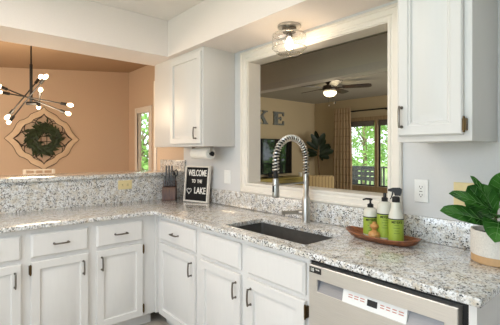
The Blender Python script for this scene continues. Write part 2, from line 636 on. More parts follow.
# header between pass-through and living room with a cream band along its foot
struct(box('wall_header', 'hdr', -0.60, 3.5, 1.40, 1.52, 2.275, 2.539), 'grey header below the living room ceiling', 'wall')
struct(box('trim_2', 'trim', -0.60, 3.5, 1.385, 1.535, 2.198, 2.2745), 'cream band along the foot of the header', 'trim')

# pass-through window casing
m = MB()


def casing_strip(mb, quads):
    for q in quads:
        mb.box(*q)


CW = 0.083
prof = [(0.0, 0.0), (0.0, 0.020), (0.010, 0.028), (0.018, 0.028), (0.022, 0.019), (0.050, 0.016), (0.056, 0.010), (0.064, 0.010), (0.068, 0.014), (CW, 0.012), (CW, -0.001)]


def frame_profile(mb, x0, x1, z0, z1, prof, y):
    # mitred picture frame: prof = (inset from outer edge, projection)
    loops = []
    for i, d in prof:
        loops.append([(x0 + i, y - d, z0 + i), (x1 - i, y - d, z0 + i), (x1 - i, y - d, z1 - i), (x0 + i, y - d, z1 - i)])
    mb.loops(loops, False, False)


m = MB()
frame_profile(m, WX0 - CW, WX1 + 0.075, 1.043, WZ1 + CW, prof, -0.0005)
# jamb lining
m.box(WX0 - 0.001, WX0 + 0.006, -0.004, WT + 0.004, WZ0 + 0.014, WZ1)
m.box(WX1 - 0.012, WX1 + 0.001, -0.004, WT + 0.004, WZ0 + 0.014, WZ1)
m.box(WX0, WX1, -0.004, WT + 0.004, WZ1 - 0.006, WZ1 + 0.001)
m.box(WX0 - 0.001, WX1 + 0.001, -0.012, WT + 0.03, WZ0 - 0.006, WZ0 + 0.014, 0.003)
struct(m.build('window_1', 'trim'), 'cream cased pass-through opening above the sink', 'window')

# ------------------------------------------------------------------ cabinets
FACE = 0.59      # carcass face distance from walls
DOOR = 0.612     # outer face of doors


def fy(a, b, d):            # window run, faces -y
    return Vector((a, -DOOR - d, b))


def fx(a, b, d):            # peninsula, faces +x
    return Vector((DOOR + d, a, b))


PANEL = [(0, -0.021), (0, -0.004), (0.004, 0), (0.050, 0), (0.055, -0.012), (0.066, -0.012), (0.086, -0.004)]
DRAWER = [(0, -0.021), (0, -0.010), (0.004, -0.007), (0.012, 0.0)]


def pull(f, a, b, horizontal, parent, L=0.098):
    mb = MB()
    h = L / 2
    for s in (-1, 1):
        p = (a + s * (h - 0.006), b) if horizontal else (a, b + s * (h - 0.006))
        mb.cyl(f(p[0], p[1], -0.001), f(p[0], p[1], 0.024), 0.0045, n=10)
        mb.cyl(f(p[0], p[1], -0.0005), f(p[0], p[1], 0.003), 0.0075, n=10)
    pts = []
    for k in range(9):
        t = -1 + 2 * k / 8
        d = 0.024 + 0.004 * (1 - t * t)
        q = (a + t * h, b) if horizontal else (a, b + t * h)
        pts.append(f(q[0], q[1], d))
    mb.tube(pts, [0.0042] + [0.0056] * 7 + [0.0042], 8)
    return mb.build('handle', 'pewter', parent)


def hinge(f, a, b, parent, L=0.055):
    mb = MB()
    mb.cyl(f(a, b - L / 2, 0.001), f(a, b + L / 2, 0.001), 0.0045, n=10)
    mb.ball(f(a, b + L / 2 + 0.004, 0.001), 0.005, n=6)
    mb.ball(f(a, b - L / 2 - 0.004, 0.001), 0.005, n=6)
    p0, p1 = f(a - 0.0075, b - L * 0.5, 0.0005), f(a + 0.0075, b + L * 0.5, -0.020)
    mb.box(min(p0.x, p1.x), max(p0.x, p1.x), min(p0.y, p1.y), max(p0.y, p1.y), min(p0.z, p1.z), max(p0.z, p1.z))
    return mb.build('hinge', 'brass', parent)


def base_unit(name, f, a0, a1, label, doors, drawers, depth_axis):
    """carcass, doors [(a0,a1,handle side,hinges)], drawers [(a0,a1,pull)]"""
    mid = (a0 + a1) / 2
    loc = Vector(f(mid, 0, 0))
    loc.z = 0
    t = thing(name, loc, label, 'cabinet', 'white base cabinets')
    mb = MB()
    if depth_axis == 'y':
        if name == 'sink_cabinet':
            mb.box(a0, a1, -FACE, -FACE + 0.02, 0.10, 0.884)
            mb.box(a0, a1, -0.04, -0.022, 0.10, 0.884)
            mb.box(a0, a0 + 0.018, -FACE + 0.02, -0.04, 0.10, 0.884)
            mb.box(a1 - 0.018, a1, -FACE + 0.02, -0.04, 0.10, 0.884)
            mb.box(a0 + 0.018, a1 - 0.018, -FACE + 0.02, -0.04, 0.10, 0.12)
        else:
            mb.box(a0, a1, -FACE, -0.022, 0.10, 0.884)
        mb.box(a0, a1, -FACE + 0.07, -0.022, 0.0, 0.0995)
    else:
        mb.box(0.022, FACE, a0, a1, 0.10, 0.884)
        mb.box(0.022, FACE - 0.07, a0, a1, 0.0, 0.0995)
    mb.build('carcass', 'cab', t)
    for (d0, d1, hs, hg) in doors:
        d = MB().rings(f, d0, d1, 0.108, 0.668, PANEL).build('door', 'cab', t)
        ha = d1 - 0.034 if hs > 0 else d0 + 0.034
        pull(f, ha, 0.575, False, d)
        for hz in hg:
            hinge(f, (d0 - 0.004) if hs > 0 else (d1 + 0.004), hz, d)
    for (d0, d1, p) in drawers:
        d = MB().rings(f, d0, d1, 0.694, 0.848, DRAWER).build('drawer_front', 'cab', t)
        if p:
            pull(f, (d0 + d1) / 2, 0.771, True, d)
    return t


base_unit('base_cabinet', fy, 0.613, 1.212, 'white base cabinet left of the sink, one door below a drawer with a pull',
          [(0.664, 1.176, 1, ())], [(0.664, 1.180, True)], 'y')
base_unit('sink_cabinet', fy, 1.2125, 2.172, 'white double-door cabinet under the sink with two handleless false drawer fronts',
          [(1.247, 1.664, 1, ()), (1.729, 2.152, -1, (0.62, 0.16))], [(1.247, 1.664, False), (1.729, 2.150, False)], 'y')
base_unit('base_cabinet', fx, -1.0945, -0.6135, 'white peninsula cabinet nearest the inside corner, door hinged on its right',
          [(-1.066, -0.719, -1, (0.625, 0.165))], [(-1.066, -0.719, True)], 'x')
base_unit('base_cabinet', fx, -1.4995, -1.095, 'middle white peninsula cabinet, door hinged on its left below a drawer',
          [(-1.474, -1.123, 1, (0.62,))], [(-1.474, -1.123, True)], 'x')
base_unit('base_cabinet', fx, -2.30, -1.50, 'white peninsula cabinet cut off by the left edge of the photo',
          [(-2.27, -1.93, -1, ()), (-1.87, -1.528, 1, ())], [(-2.27, -1.93, True), (-1.87, -1.528, True)], 'x')
# corner block behind the filler and end panel
t = thing('end_panel', (2.866, -0.3, 0), 'beige finished panel closing the counter end beside the dishwasher', 'panel')
box('panel', 'cab', 2.856, 2.880, -0.612, -0.022, 0, 0.884, t)
box('peninsula_filler_post', 'cab', 0.022, 0.612, -0.6125, -0.023, 0.10, 0.884)
tag(bpy.data.objects['peninsula_filler_post'], 'plain white corner filler between the peninsula and sink cabinets', 'filler')
bpy.data.objects['peninsula_filler_post'].name = 'corner_filler'

# ------------------------------------------------------------------ countertop with sink cut-out
SX0, SX1, SY_0, SY_1 = 1.425, 2.095, -0.535, -0.215


def rrect(x0, x1, y0, y1, r, n=5):
    pts = []
    for cx_, cy_, a in ((x1 - r, y1 - r, 0), (x0 + r, y1 - r, 90), (x0 + r, y0 + r, 180), (x1 - r, y0 + r, 270)):
        for k in range(n + 1):
            t_ = radians(a + 90 * k / n)
            pts.append((cx_ + r * cos(t_), cy_ + r * sin(t_)))
    return pts


def counter():
    bm = bmesh.new()
    r = 0.07
    CE = 0.635
    out = [(0.0205, -0.0005), (0.0205, -2.3), (CE, -2.3)]
    for k in range(7):
        t_ = radians(180 - 90 * k / 6)
        out.append((CE + r + r * cos(t_), -CE - r + r * sin(t_)))
    out += [(2.899, -CE), (2.899, -0.0005)]
    hole = rrect(SX0, SX1, SY_0, SY_1, 0.014)
    es = []
    for loop in (out, hole):
        vv = [bm.verts.new((x, y, 0.915)) for x, y in loop]
        for i in range(len(vv)):
            es.append(bm.edges.new((vv[i], vv[(i + 1) % len(vv)])))
    bmesh.ops.triangle_fill(bm, use_beauty=True, use_dissolve=False, edges=es)
    top = list(bm.faces)
    for f_ in top:
        if f_.normal.z < 0:
            f_.normal_flip()
    g = bmesh.ops.extrude_face_region(bm, geom=top)
    dn = [v for v in g['geom'] if isinstance(v, bmesh.types.BMVert)]
    for v in dn:
        v.co.z = 0.885
    bmesh.ops.recalc_face_normals(bm, faces=bm.faces)
    be = [e for e in bm.edges if len(e.link_faces) == 2 and e.calc_face_angle(0) > 1.2]
    bmesh.ops.bevel(bm, geom=be, offset=0.005, segments=3, profile=0.5, affect='EDGES')
    mb = MB()
    mb.bm = bm
    return mb.build('countertop', 'granite', origin=(0.6, -0.6, 0.885))


tag(counter(), 'speckled granite countertop running along the peninsula and under the window', 'countertop')

tag(box('granite_backsplash', 'granite', 0.0205, 2.899, -0.0205, -0.0005, 0.9155, 1.042, None, 0.002, (1.5, -0.01, 0.9155)),
    'low granite backsplash along the window wall behind the faucet', 'backsplash')
tag(box('granite_backsplash', 'granite', 0.0005, 0.020, -2.3, -0.0005, 0.887, 1.1445, None, 0.0, (0.01, -1.0, 0.9155)),
    'tall granite backsplash behind the peninsula counter under the raised bar', 'backsplash')
tag(box('bar_top', 'granite', -0.42, 0.045, -2.4, -0.0215, 1.145, 1.178, None, 0.006, (-0.2, -1, 1.145)),
    'raised granite bar top on the half wall', 'bar top')
tag(box('granite_side_splash', 'granite', -0.48, 0.047, -0.0205, -0.0005, 1.1445, 1.292, None, 0.002, (-0.2, -0.01, 1.145)),
    'short granite upstand where the bar meets the corner wall, behind the knife block', 'backsplash')

# ------------------------------------------------------------------ sink
t = thing('kitchen_sink', (1.76, -0.375, 0.68), 'dark grey undermount sink set into the granite counter', 'sink')
loops = []
for i, z, r in ((-0.02, 0.8845, 0.02), (-0.003, 0.8845, 0.016), (-0.002, 0.875, 0.016), (0.010, 0.72, 0.022), (0.024, 0.702, 0.03), (0.05, 0.698, 0.04)):
    loops.append([(x, y, z) for x, y in rrect(SX0 + i, SX1 - i, SY_0 + i, SY_1 - i, r)])
MB().loops(loops, False, True).build('basin', 'sink', t)
MB().lathe([(0.001, 0.699), (0.030, 0.699), (0.042, 0.702), (0.046, 0.7045), (0.04, 0.7065), (0.0, 0.7045)], (1.76, -0.36, 0), 24).build('drain', 'steel', t)

# ------------------------------------------------------------------ faucet
FXC, FYC = 1.715, -0.088
t = thing('kitchen_faucet', (FXC, FYC, 0.915), 'brushed nickel faucet with a coiled spring neck behind the sink', 'faucet')
mb = MB()
mb.lathe([(0.032, 0.9155), (0.032, 0.921), (0.027, 0.925), (0.0265, 0.93), (0.0265, 1.07), (0.022, 1.085), (0.0185, 1.09), (0.0185, 1.235), (0.014, 1.24)], (FXC, FYC, 0), 24)
mb.build('body', 'nickel', t)
# side lever
mb = MB()
mb.cyl((FXC - 0.02, FYC - 0.004, 0.975), (FXC - 0.046, FYC - 0.014, 0.975), 0.020, 0.018, 16)
mb.tube([(FXC - 0.046, FYC - 0.014, 0.975), (FXC - 0.06, FYC - 0.04, 0.976), (FXC - 0.10, FYC - 0.125, 0.979)], [0.0165, 0.0125, 0.0105], 12)
mb.build('lever', 'nickel', t)
R_ = 0.14
arc = [(FXC, FYC, 1.235)]
ZC = 1.328
for k in range(0, 25):
    a = pi * k / 24
    arc.append((FXC, FYC - R_ + R_ * cos(a), ZC + R_ * sin(a)))
arc.append((FXC, FYC - 2 * R_, 1.295))
arc.append((FXC, FYC - 2 * R_, 1.255))
MB().tube(arc, 0.0085, 10).build('hose', 'black', t)
# helix
pts = [Vector(p) for p in arc]
seg = [0]
for i in range(1, len(pts)):
    seg.append(seg[-1] + (pts[i] - pts[i - 1]).length)
tot = seg[-1]
turns = 31
hel = []
nn = turns * 12
for i in range(nn + 1):
    s = tot * i / nn
    j = max(k for k in range(len(seg)) if seg[k] <= s + 1e-9)
    j = min(j, len(pts) - 2)
    u = (s - seg[j]) / (seg[j + 1] - seg[j])
    p = pts[j].lerp(pts[j + 1], u)
    a0 = max(0, j - 1); b0 = min(len(pts) - 1, j + 2)
    tg = (pts[b0] - pts[a0]).normalized()
    bx = Vector((1, 0, 0))
    nz = tg.cross(bx)
    th = 2 * pi * turns * i / nn
    hel.append(p + (bx * cos(th) + nz * sin(th)) * 0.0180)
MB().tube(hel, 0.0046, 6).build('spring', 'spring', t)
hy = FYC - 2 * R_
mb = MB()
mb.lathe([(0.012, 1.262), (0.0165, 1.258), (0.0165, 1.222), (0.014, 1.218)], (FXC, hy, 0), 20)
mb.build('collar', 'black', t)
mb = MB()
mb.lathe([(0.014, 1.219), (0.0185, 1.214), (0.0205, 1.19), (0.0225, 1.12), (0.0225, 1.105), (0.0195, 1.1), (0.0, 1.1)], (FXC, hy, 0), 24)
hd = mb.build('spray_head', 'nickel', t)
MB().box(FXC - 0.007, FXC + 0.007, hy - 0.0245, hy - 0.018, 1.135, 1.175, 0.003).build('button', 'black', hd)
mb = MB()
mb.tube([(FXC, FYC, 1.178), (FXC, FYC - 0.1, 1.178), (FXC, hy + 0.019, 1.178)], 0.0062, 12)
ring = [(FXC + 0.0245 * cos(2 * pi * k / 24), hy + 0.0245 * sin(2 * pi * k / 24), 1.178) for k in range(24)]
mb.tube(ring, 0.004, 8, closed=True)
mb.lathe([(0.0165, 1.163), (0.0205, 1.166), (0.0205, 1.19), (0.0165, 1.193)], (FXC, FYC, 0), 20)
mb.build('support_arm', 'nickel', t)

# ------------------------------------------------------------------ dishwasher
t = thing('dishwasher', (2.51, -0.33, 0), 'stainless steel dishwasher under the counter end with a pocket handle', 'dishwasher')
box('tub', 'blackgap', 2.176, 2.853, -0.585, -0.022, 0.0, 0.8835, t)
DY = -0.625


def fd(a, b, d):
    return Vector((a, DY - d, b))


mb = MB()
PX0, PX1, PZ0, PZ1 = 2.236, 2.786, 0.742, 0.800
# door skin as a frame round the pocket
dx0, dx1, dz0, dz1 = 2.190, 2.828, 0.105, 0.8605
outer = [[fd(dx0, dz0, -0.04), fd(dx1, dz0, -0.04), fd(dx1, dz1, -0.04), fd(dx0, dz1, -0.04)],
         [fd(dx0, dz0, -0.003), fd(dx1, dz0, -0.003), fd(dx1, dz1, -0.003), fd(dx0, dz1, -0.003)],
         [fd(dx0 + .003, dz0 + .003, 0), fd(dx1 - .003, dz0 + .003, 0), fd(dx1 - .003, dz1 - .003, 0), fd(dx0 + .003, dz1 - .003, 0)],
         [fd(PX0, PZ0, 0), fd(PX1, PZ0, 0), fd(PX1, PZ1, 0), fd(PX0, PZ1, 0)],
         [fd(PX0 + .003, PZ0 + .002, -0.003), fd(PX1 - .003, PZ0 + .002, -0.003), fd(PX1 - .003, PZ1 - .002, -0.003), fd(PX0 + .003, PZ1 - .002, -0.003)],
         [fd(PX0 + .004, PZ0 + .006, -0.006), fd(PX1 - .004, PZ0 + .006, -0.006), fd(PX1 - .004, PZ1 - .002, -0.03), fd(PX0 + .004, PZ1 - .002, -0.03)]]
mb.loops(outer[:5], True, False)
dr = mb.build('door', 'dwsteel', t)
mb = MB()
mb.loops(outer[4:], False, True)
mb.build('pocket_handle', 'dwgrey', dr)
cp = MB()
cp.loops([[fd(2.372, PZ0 + .001, -0.028), fd(2.652, PZ0 + .001, -0.028), fd(2.652, PZ1 - .001, -0.029), fd(2.372, PZ1 - .001, -0.029)],
          [fd(2.372, PZ0 + .001, -0.0015), fd(2.652, PZ0 + .001, -0.0015), fd(2.652, PZ1 - .006, -0.012), fd(2.372, PZ1 - .006, -0.012)]])
ctl = cp.build('control_panel', 'white', t)


def on_panel(x, frac, d=0.0012):
    z = PZ0 + .001 + (PZ1 - PZ0 - .007) * frac
    return Vector((x, DY + 0.0015 + 0.0105 * frac - d, z))


red = paint('red_print', (190, 120, 104), 0.5, 0.02, 30, 0.0)
for grp_ in (((2.40, 2.42), (2.428, 2.448), (2.456, 2.476)), ((2.545, 2.562), (2.57, 2.587), (2.595, 2.612), (2.62, 2.64))):
    mb = MB()
    for x0, x1 in grp_:
        for fr in (0.50, 0.68):
            mb.face([on_panel(x0, fr), on_panel(x1, fr), on_panel(x1, fr + 0.07), on_panel(x0, fr + 0.07)])
    mb.build('button_print', red, ctl)
mb = MB()
mb.loops([[on_panel(2.488, .35, 0), on_panel(2.532, .35, 0), on_panel(2.532, .82, 0), on_panel(2.488, .82, 0)],
          [on_panel(2.488, .35, .0015), on_panel(2.532, .35, .0015), on_panel(2.532, .82, .0015), on_panel(2.488, .82, .0015)]])
mb.build('display', 'black', ctl)
bd = MB().box(2.196, 2.262, DY - 0.002, DY + 0.0005, 0.826, 0.852).build('badge', 'black', t)
RY = Matrix.Rotation(pi / 2, 4, 'X')      # text facing -y
mb = MB()
mb.text('10', 0.022, Matrix.Translation((2.212, DY - 0.0025, 0.839)) @ RY, 0.0004)
mb.text('YEAR', 0.0095, Matrix.Translation((2.242, DY - 0.0025, 0.8435)) @ RY, 0.0004)
mb.build('lettering', 'letter', bd)

# ------------------------------------------------------------------ upper cabinets
UF = 0.3215


def fu(a, b, d):
    return Vector((a, -UF - 0.0215 - d, b))


t = thing('wall_cabinet', (0.425, -0.16, 1.424), 'white corner wall cabinet left of the pass-through, wide blank stile beside its door', 'cabinet', 'white wall cabinets')
box('carcass', 'cab_up', 0.0, 0.851, -UF, -0.0005, 1.424, 2.2215, t, 0.0015)
d = MB().rings(fu, 0.340, 0.835, 1.445, 2.188, PANEL).build('door', 'cab_up', t)
pull(fu, 0.775, 1.531, False, d)
t = thing('wall_cabinet', (2.62, -0.16, 1.424), 'white wall cabinet at the right above the outlet, one door with a brass hinge', 'cabinet', 'white wall cabinets')
box('carcass', 'cab_up', 2.463, 2.773, -UF, -0.0005, 1.424, 2.2215, t, 0.0015)
d = MB().rings(fu, 2.474, 2.744, 1.450, 2.188, [(0, -0.021), (0, -0.006), (0.006, 0), (0.045, 0), (0.050, -0.005), (0.056, -0.005), (0.062, -0.014), (0.072, -0.014), (0.098, -0.003)]).build('door', 'cab_up', t)
pull(fu, 2.494, 1.535, False, d)
hinge(fu, 2.750, 1.490, d, 0.048)

# ------------------------------------------------------------------ paper towel
t = thing('paper_towel_holder', (0.55, -0.17, 1.4235), 'dark metal paper towel holder fixed under the corner cabinet', 'towel holder')
mb = MB()
for x in (0.465, 0.75):
    mb.box(x - 0.003, x + 0.003, -0.185, -0.155, 1.35, 1.4235, 0.001)
mb.box(0.462, 0.753, -0.185, -0.155, 1.418, 1.4235)
mb.build('bracket', 'nickel', t)
mb = MB()
mb.cyl((0.462, -0.17, 1.362), (0.756, -0.17, 1.362), 0.009, n=16)
mb.cyl((0.753, -0.17, 1.362), (0.762, -0.17, 1.362), 0.020, n=20)
mb.build('rod', 'black', t)
mb = MB()
mx = Matrix.Translation((0.605, -0.17, 1.362)) @ Matrix.Rotation(pi / 2, 4, 'Y')
mb.lathe([(0.0165, -0.13), (0.047, -0.13), (0.048, -0.127), (0.048, 0.127), (0.047, 0.13), (0.0165, 0.13)], n=40, mat=mx, cap=False)
mb.loops([[mx @ Vector((0.0165 * cos(2 * pi * k / 20), 0.0165 * sin(2 * pi * k / 20), z)) for k in range(20)] for z in (-0.13, 0.13)], False, False)
tag(mb.build('paper_towel_roll', 'paper', origin=(0.605, -0.17, 1.31)), 'white paper towel roll hanging under the corner cabinet', 'paper towel')

# ------------------------------------------------------------------ letter board
a = Vector((0.285, -0.174, 0)); bq = Vector((0.566, -0.095, 0))
ux = (bq - a).normalized()
W = (bq - a).length
uyv = Vector((-ux.y, ux.x, 0))          # pointing to the wall (back)
tilt = radians(6)
upv = (Vector((0, 0, 1)) * cos(tilt) + uyv * sin(tilt))
bk = ux.cross(upv) * -1
if bk.dot(uyv) < 0:
    bk = -bk
org = Vector((a.x, a.y, 0.9165))


def fb(p, q, d):            # p along width, q up, d towards the viewer
    return org + ux * p + upv * q - bk * d


HB = 0.334
t = thing('letter_board', org + ux * (W / 2), 'letter board in a pale wood frame reading WELCOME TO THE (heart) LAKE', 'sign')
mb = MB()
mb.loops([[fb(p, q, d) for p, q in ((i, i), (W - i, i), (W - i, HB - i), (i, HB - i))]
          for i, d in ((0.003, -0.03), (0, -0.028), (0, 0.0), (0.014, 0.0), (0.014, -0.012))], True, False)
mb.build('frame', 'frame_wood', t)
mb = MB()
mb.loops([[fb(p, q, d) for p, q in ((0.012, 0.012), (W - 0.012, 0.012), (W - 0.012, HB - 0.012), (0.012, HB - 0.012))] for d in (-0.02, -0.011)])
mb.build('felt', 'felt', t)


def board_mat(p, q, d=-0.0095):
    o = fb(p, q, d)
    z = -bk
    return Matrix(((ux.x, upv.x, z.x, o.x), (ux.y, upv.y, z.y, o.y), (ux.z, upv.z, z.z, o.z), (0, 0, 0, 1)))


SX_ = Matrix.Diagonal((0.80, 1, 1, 1))
MB().text('WELCOME', 0.080, board_mat(W / 2, 0.265) @ Matrix.Diagonal((0.575, 1, 1, 1)), 0.0014).build('lettering', 'letter', t)
MB().text('TO  THE', 0.044, board_mat(W / 2, 0.190) @ Matrix.Diagonal((0.74, 1, 1, 1)), 0.0014).build('lettering', 'letter', t)
MB().text('LAKE', 0.082, board_mat(W * 0.645, 0.104) @ Matrix.Diagonal((0.74, 1, 1, 1)), 0.0014).build('lettering', 'letter', t)
mb = MB()
hp = []
for k in range(41):
    th = 2 * pi * k / 41
    x = 16 * sin(th) ** 3
    y = 13 * cos(th) - 5 * cos(2 * th) - 2 * cos(3 * th) - cos(4 * th)
    hp.append(fb(0.057 + x * 0.00165, 0.100 + y * 0.0018, -0.009))
mb.tube(hp, 0.0032, 6, closed=True).build('heart', 'letter', t)

# ------------------------------------------------------------------ knife block with knives
KO = Vector((0.120, -0.226, 0.9155))
kn = Vector((0.80, -0.60, 0)).normalized()
kw = Vector((-kn.y, kn.x, 0))           # to the image right
if kw.y < 0:
    kw = -kw


def fk(p, q, r):            # p across, q forward, r up
    return KO + kw * p + kn * q + Vector((0, 0, r))


t = thing('knife_block', KO, 'dark walnut knife block in the corner beside the letter board', 'knife block')
lean = -0.28                           # backward lean per height
KW = 0.062
low = [(0.06, 0), (0.06, 0.10), (0.045, 0.125), (0.0, 0.125 + 0.01), (0.0, 0)]
hi = [(0.0, 0), (0.0, 0.15), (-0.015, 0.185), (-0.066, 0.175), (-0.070, 0)]
mb = MB()
for poly in (low, hi):
    mb.loops([[fk(s, q, r) for q, r in poly] for s in (-KW, KW)])
mb.build('block', 'walnut', t)


def make_knife(p, q, r, L, wd, th, matname, label, grp, black=False):
    base = fk(p, q, r)
    d = Vector((0, 0, 1)) - kn * 0.12
    d.normalize()
    k = thing('kitchen_knife', base, label, 'knife', grp)
    mb = MB()
    b2 = kn - d * kn.dot(d)
    b2.normalize()
    prof = [(-0.012, 0.30), (0.0, 0.55), (0.012, 0.85), (L * 0.35, 0.75), (L * 0.6, 0.85), (L * 0.9, 1.0), (L, 0.7)]
    lo = []
    for s, w_ in prof:
        c = base + d * s
        l = []
        for i in range(10):
            an = 2 * pi * i / 10
            l.append(c + kw * cos(an) * th * w_ / 2 + b2 * sin(an) * wd * w_ / 2)
        lo.append(l)
    mb.loops(lo)
    mb.build('grip', matname, k)
    return k


nth = ['leftmost', 'second', 'third', 'fourth', 'fifth', 'rightmost']
k0 = None
for i in range(6):
    p = -0.046 + 0.0184 * i
    lab = ('leftmost' if i == 0 else 'rightmost' if i == 5 else nth[i] + ' from the left') + ' of six steel steak knives in the knife block front row'
    if k0 is None:
        k0 = make_knife(p, 0.03, 0.131, 0.105, 0.020, 0.0145, 'knife', lab, 'steak knives in the block')
        base0 = Vector(k0.location)
    else:
        c = copy_thing(k0)
        c.location = fk(p, 0.03, 0.131)
        c['label'] = lab
big = [(-0.040, -0.03, 0.175, 0.155), (-0.012, -0.03, 0.175, 0.165), (0.014, -0.03, 0.175, 0.14)]
names_ = ['left', 'middle', 'right']
kb = None
for i, (p, q, r, L) in enumerate(big):
    lab = names_[i] + ' one of three long steel-handled knives at the knife block back'
    if kb is None:
        kb = make_knife(p, q, r, L, 0.028, 0.020, 'knife', lab, 'chef knives in the block')
    else:
        c = copy_thing(kb)
        c.location = fk(p, q, r)
        c['label'] = lab
kc = thing('kitchen_scissors', fk(0.040, -0.035, 0.178), 'kitchen scissors with black looped handles in the right of the knife block', 'scissors')
for s in (-1, 1):
    rg = []
    for k in range(20):
        an = 2 * pi * k / 20
        rg.append(fk(0.040 + s * 0.017 + 0.0125 * cos(an), -0.035, 0.252 + 0.030 * sin(an) + s * 0.004))
    MB().tube(rg, 0.0065, 8, closed=True).tube([fk(0.040 + s * 0.003, -0.035, 0.172), fk(0.040 + s * 0.011, -0.035, 0.225)], 0.0075, 8).build('handle', 'black', kc)

# ------------------------------------------------------------------ wall plates
def plate(name, mat, f, a0, a1, b0, b1, label, cat, kind):
    t = thing(name, f((a0 + a1) / 2, b0, 0), label, cat)
    MB().rings(f, a0, a1, b0, b1, [(0, 0.0005), (0, 0.003), (0.003, 0.006)]).build('plate', mat, t)
    ca, cb = (a0 + a1) / 2, (b0 + b1) / 2
    if kind == 'rocker':
        MB().rings(f, ca - 0.017, ca + 0.017, cb - 0.034, cb + 0.034, [(0, 0.0055), (0, 0.0075), (0.002, 0.009)]).build('rocker', mat, t)
    if kind == 'outlet':
        MB().rings(f, ca - 0.017, ca + 0.017, cb - 0.034, cb + 0.034, [(0, 0.0055), (0, 0.0075), (0.001, 0.0085)]).build('receptacle', mat, t)
        mb = MB()
        for s in (-1, 1):
            z = cb + s * 0.021
            mb.rings(f, ca - 0.008, ca - 0.0055, z - 0.003, z + 0.006, [(0, 0.008), (0, 0.0092)])
            mb.rings(f, ca + 0.0055, ca + 0.008, z - 0.003, z + 0.006, [(0, 0.008), (0, 0.0092)])
            mb.rings(f, ca - 0.0025, ca + 0.0025, z - 0.011, z - 0.006, [(0, 0.008), (0, 0.0092)])
        mb.rings(f, ca - 0.008, ca + 0.008, cb - 0.004, cb - 0.001, [(0, 0.008), (0, 0.0092)])
        mb.build('slots', 'slot', t)
    if kind == 'toggle':
        for s in (-1, 1):
            MB().rings(f, ca + s * 0.023 - 0.005, ca + s * 0.023 + 0.005, cb - 0.012, cb + 0.012, [(0, 0.0055), (0.001, 0.014)]).build('toggle', mat, t)
    if kind == 'horizontal':
        for s in (-1, 1):
            rc = MB().rings(f, ca + s * 0.025 - 0.017, ca + s * 0.025 + 0.017, cb - 0.015, cb + 0.015, [(0, 0.0055), (0.003, 0.0085)]).build('receptacle', mat, t)
            z = ca + s * 0.025
            mb = MB()
            mb.rings(f, z - 0.006, z + 0.004, cb + 0.004, cb + 0.007, [(0, 0.008), (0, 0.0092)])
            mb.rings(f, z - 0.006, z + 0.004, cb - 0.007, cb - 0.004, [(0, 0.008), (0, 0.0092)])
            mb.build('slots', 'slot', rc)
    return t


def fw(a_, b_, d_):
    return Vector((a_, -0.0005 - d_, b_))


def fp(a_, b_, d_):
    return Vector((0.0195 + d_, a_, b_))


plate('light_switch', 'white', fw, 0.703, 0.788, 1.098, 1.218, 'white rocker light switch between the letter board and the window', 'light switch', 'rocker')
plate('wall_outlet', 'white', fw, 2.394, 2.467, 1.114, 1.234, 'white wall outlet right of the spray bottle', 'outlet', 'outlet')
plate('wall_plate', 'almond', fw, 2.588, 2.705, 1.113, 1.231, 'almond double switch plate behind the potted plant', 'switch plate', 'toggle')
plate('wall_outlet', 'almond', fp, -0.690, -0.560, 1.035, 1.118, 'almond sideways outlet in the peninsula backsplash', 'outlet', 'horizontal')

# ------------------------------------------------------------------ tray and bottles
TC = Vector((2.300, -0.178, 0.9155))
tl, tw = 0.206, 0.088
ang = radians(-2)
Rt = Matrix.Translation(TC) @ Matrix.Rotation(ang, 4, 'Z')


def oval(L, Wd, z, n=48, up=0.0):
    o = []
    for k in range(n):
        th = 2 * pi * k / n
        c, s = cos(th), sin(th)
        x = L * (abs(c) ** 0.85) * (1 if c >= 0 else -1)
        y = Wd * (abs(s) ** 0.9) * (1 if s >= 0 else -1)
        o.append(Rt @ Vector((x, y, z + up * abs(c) ** 4)))
    return o


MB().loops([oval(tl * 0.74, tw * 0.62, 0.0), oval(tl * 0.9, tw * 0.85, 0.012, up=0.004), oval(tl, tw, 0.030, up=0.012),
            oval(tl - 0.002, tw - 0.002, 0.033, up=0.012), oval(tl - 0.010, tw - 0.010, 0.032, up=0.012),
            oval(tl * 0.84, tw * 0.77, 0.016, up=0.004), oval(tl * 0.7, tw * 0.6, 0.010)]).build('tray', 'tray', origin=TC)
tag(bpy.data.objects['tray'], 'oval carved wooden tray on the counter below the outlet', 'tray')


def face_text(c, r, z, body, size, yaw):
    # small text on a label facing yaw direction
    d = Vector((cos(yaw), sin(yaw), 0))
    o = Vector((c[0], c[1], z)) + d * (r + 0.0006)
    xax = Vector((-sin(yaw), cos(yaw), 0))
    return Matrix(((xax.x, 0, d.x, o.x), (xax.y, 0, d.y, o.y), (0, 1, 0, o.z), (0, 0, 0, 1)))


def curved_text(mb, c, r, z, body, size, yaw, sx=0.8):
    cu = MB().text(body, size, Matrix.Diagonal((sx, 1, 1, 1)), 0.0003)
    for v in cu.bm.verts:
        an = yaw + v.co.x / r
        rr = r + 0.0004 + v.co.z
        v.co = Vector((c[0] + rr * cos(an), c[1] + rr * sin(an), z + v.co.y))
    me = bpy.data.meshes.new('tmp')
    cu.bm.to_mesh(me)
    mb.bm.from_mesh(me)
    bpy.data.meshes.remove(me)
    cu.bm.free()


YW = radians(-57)


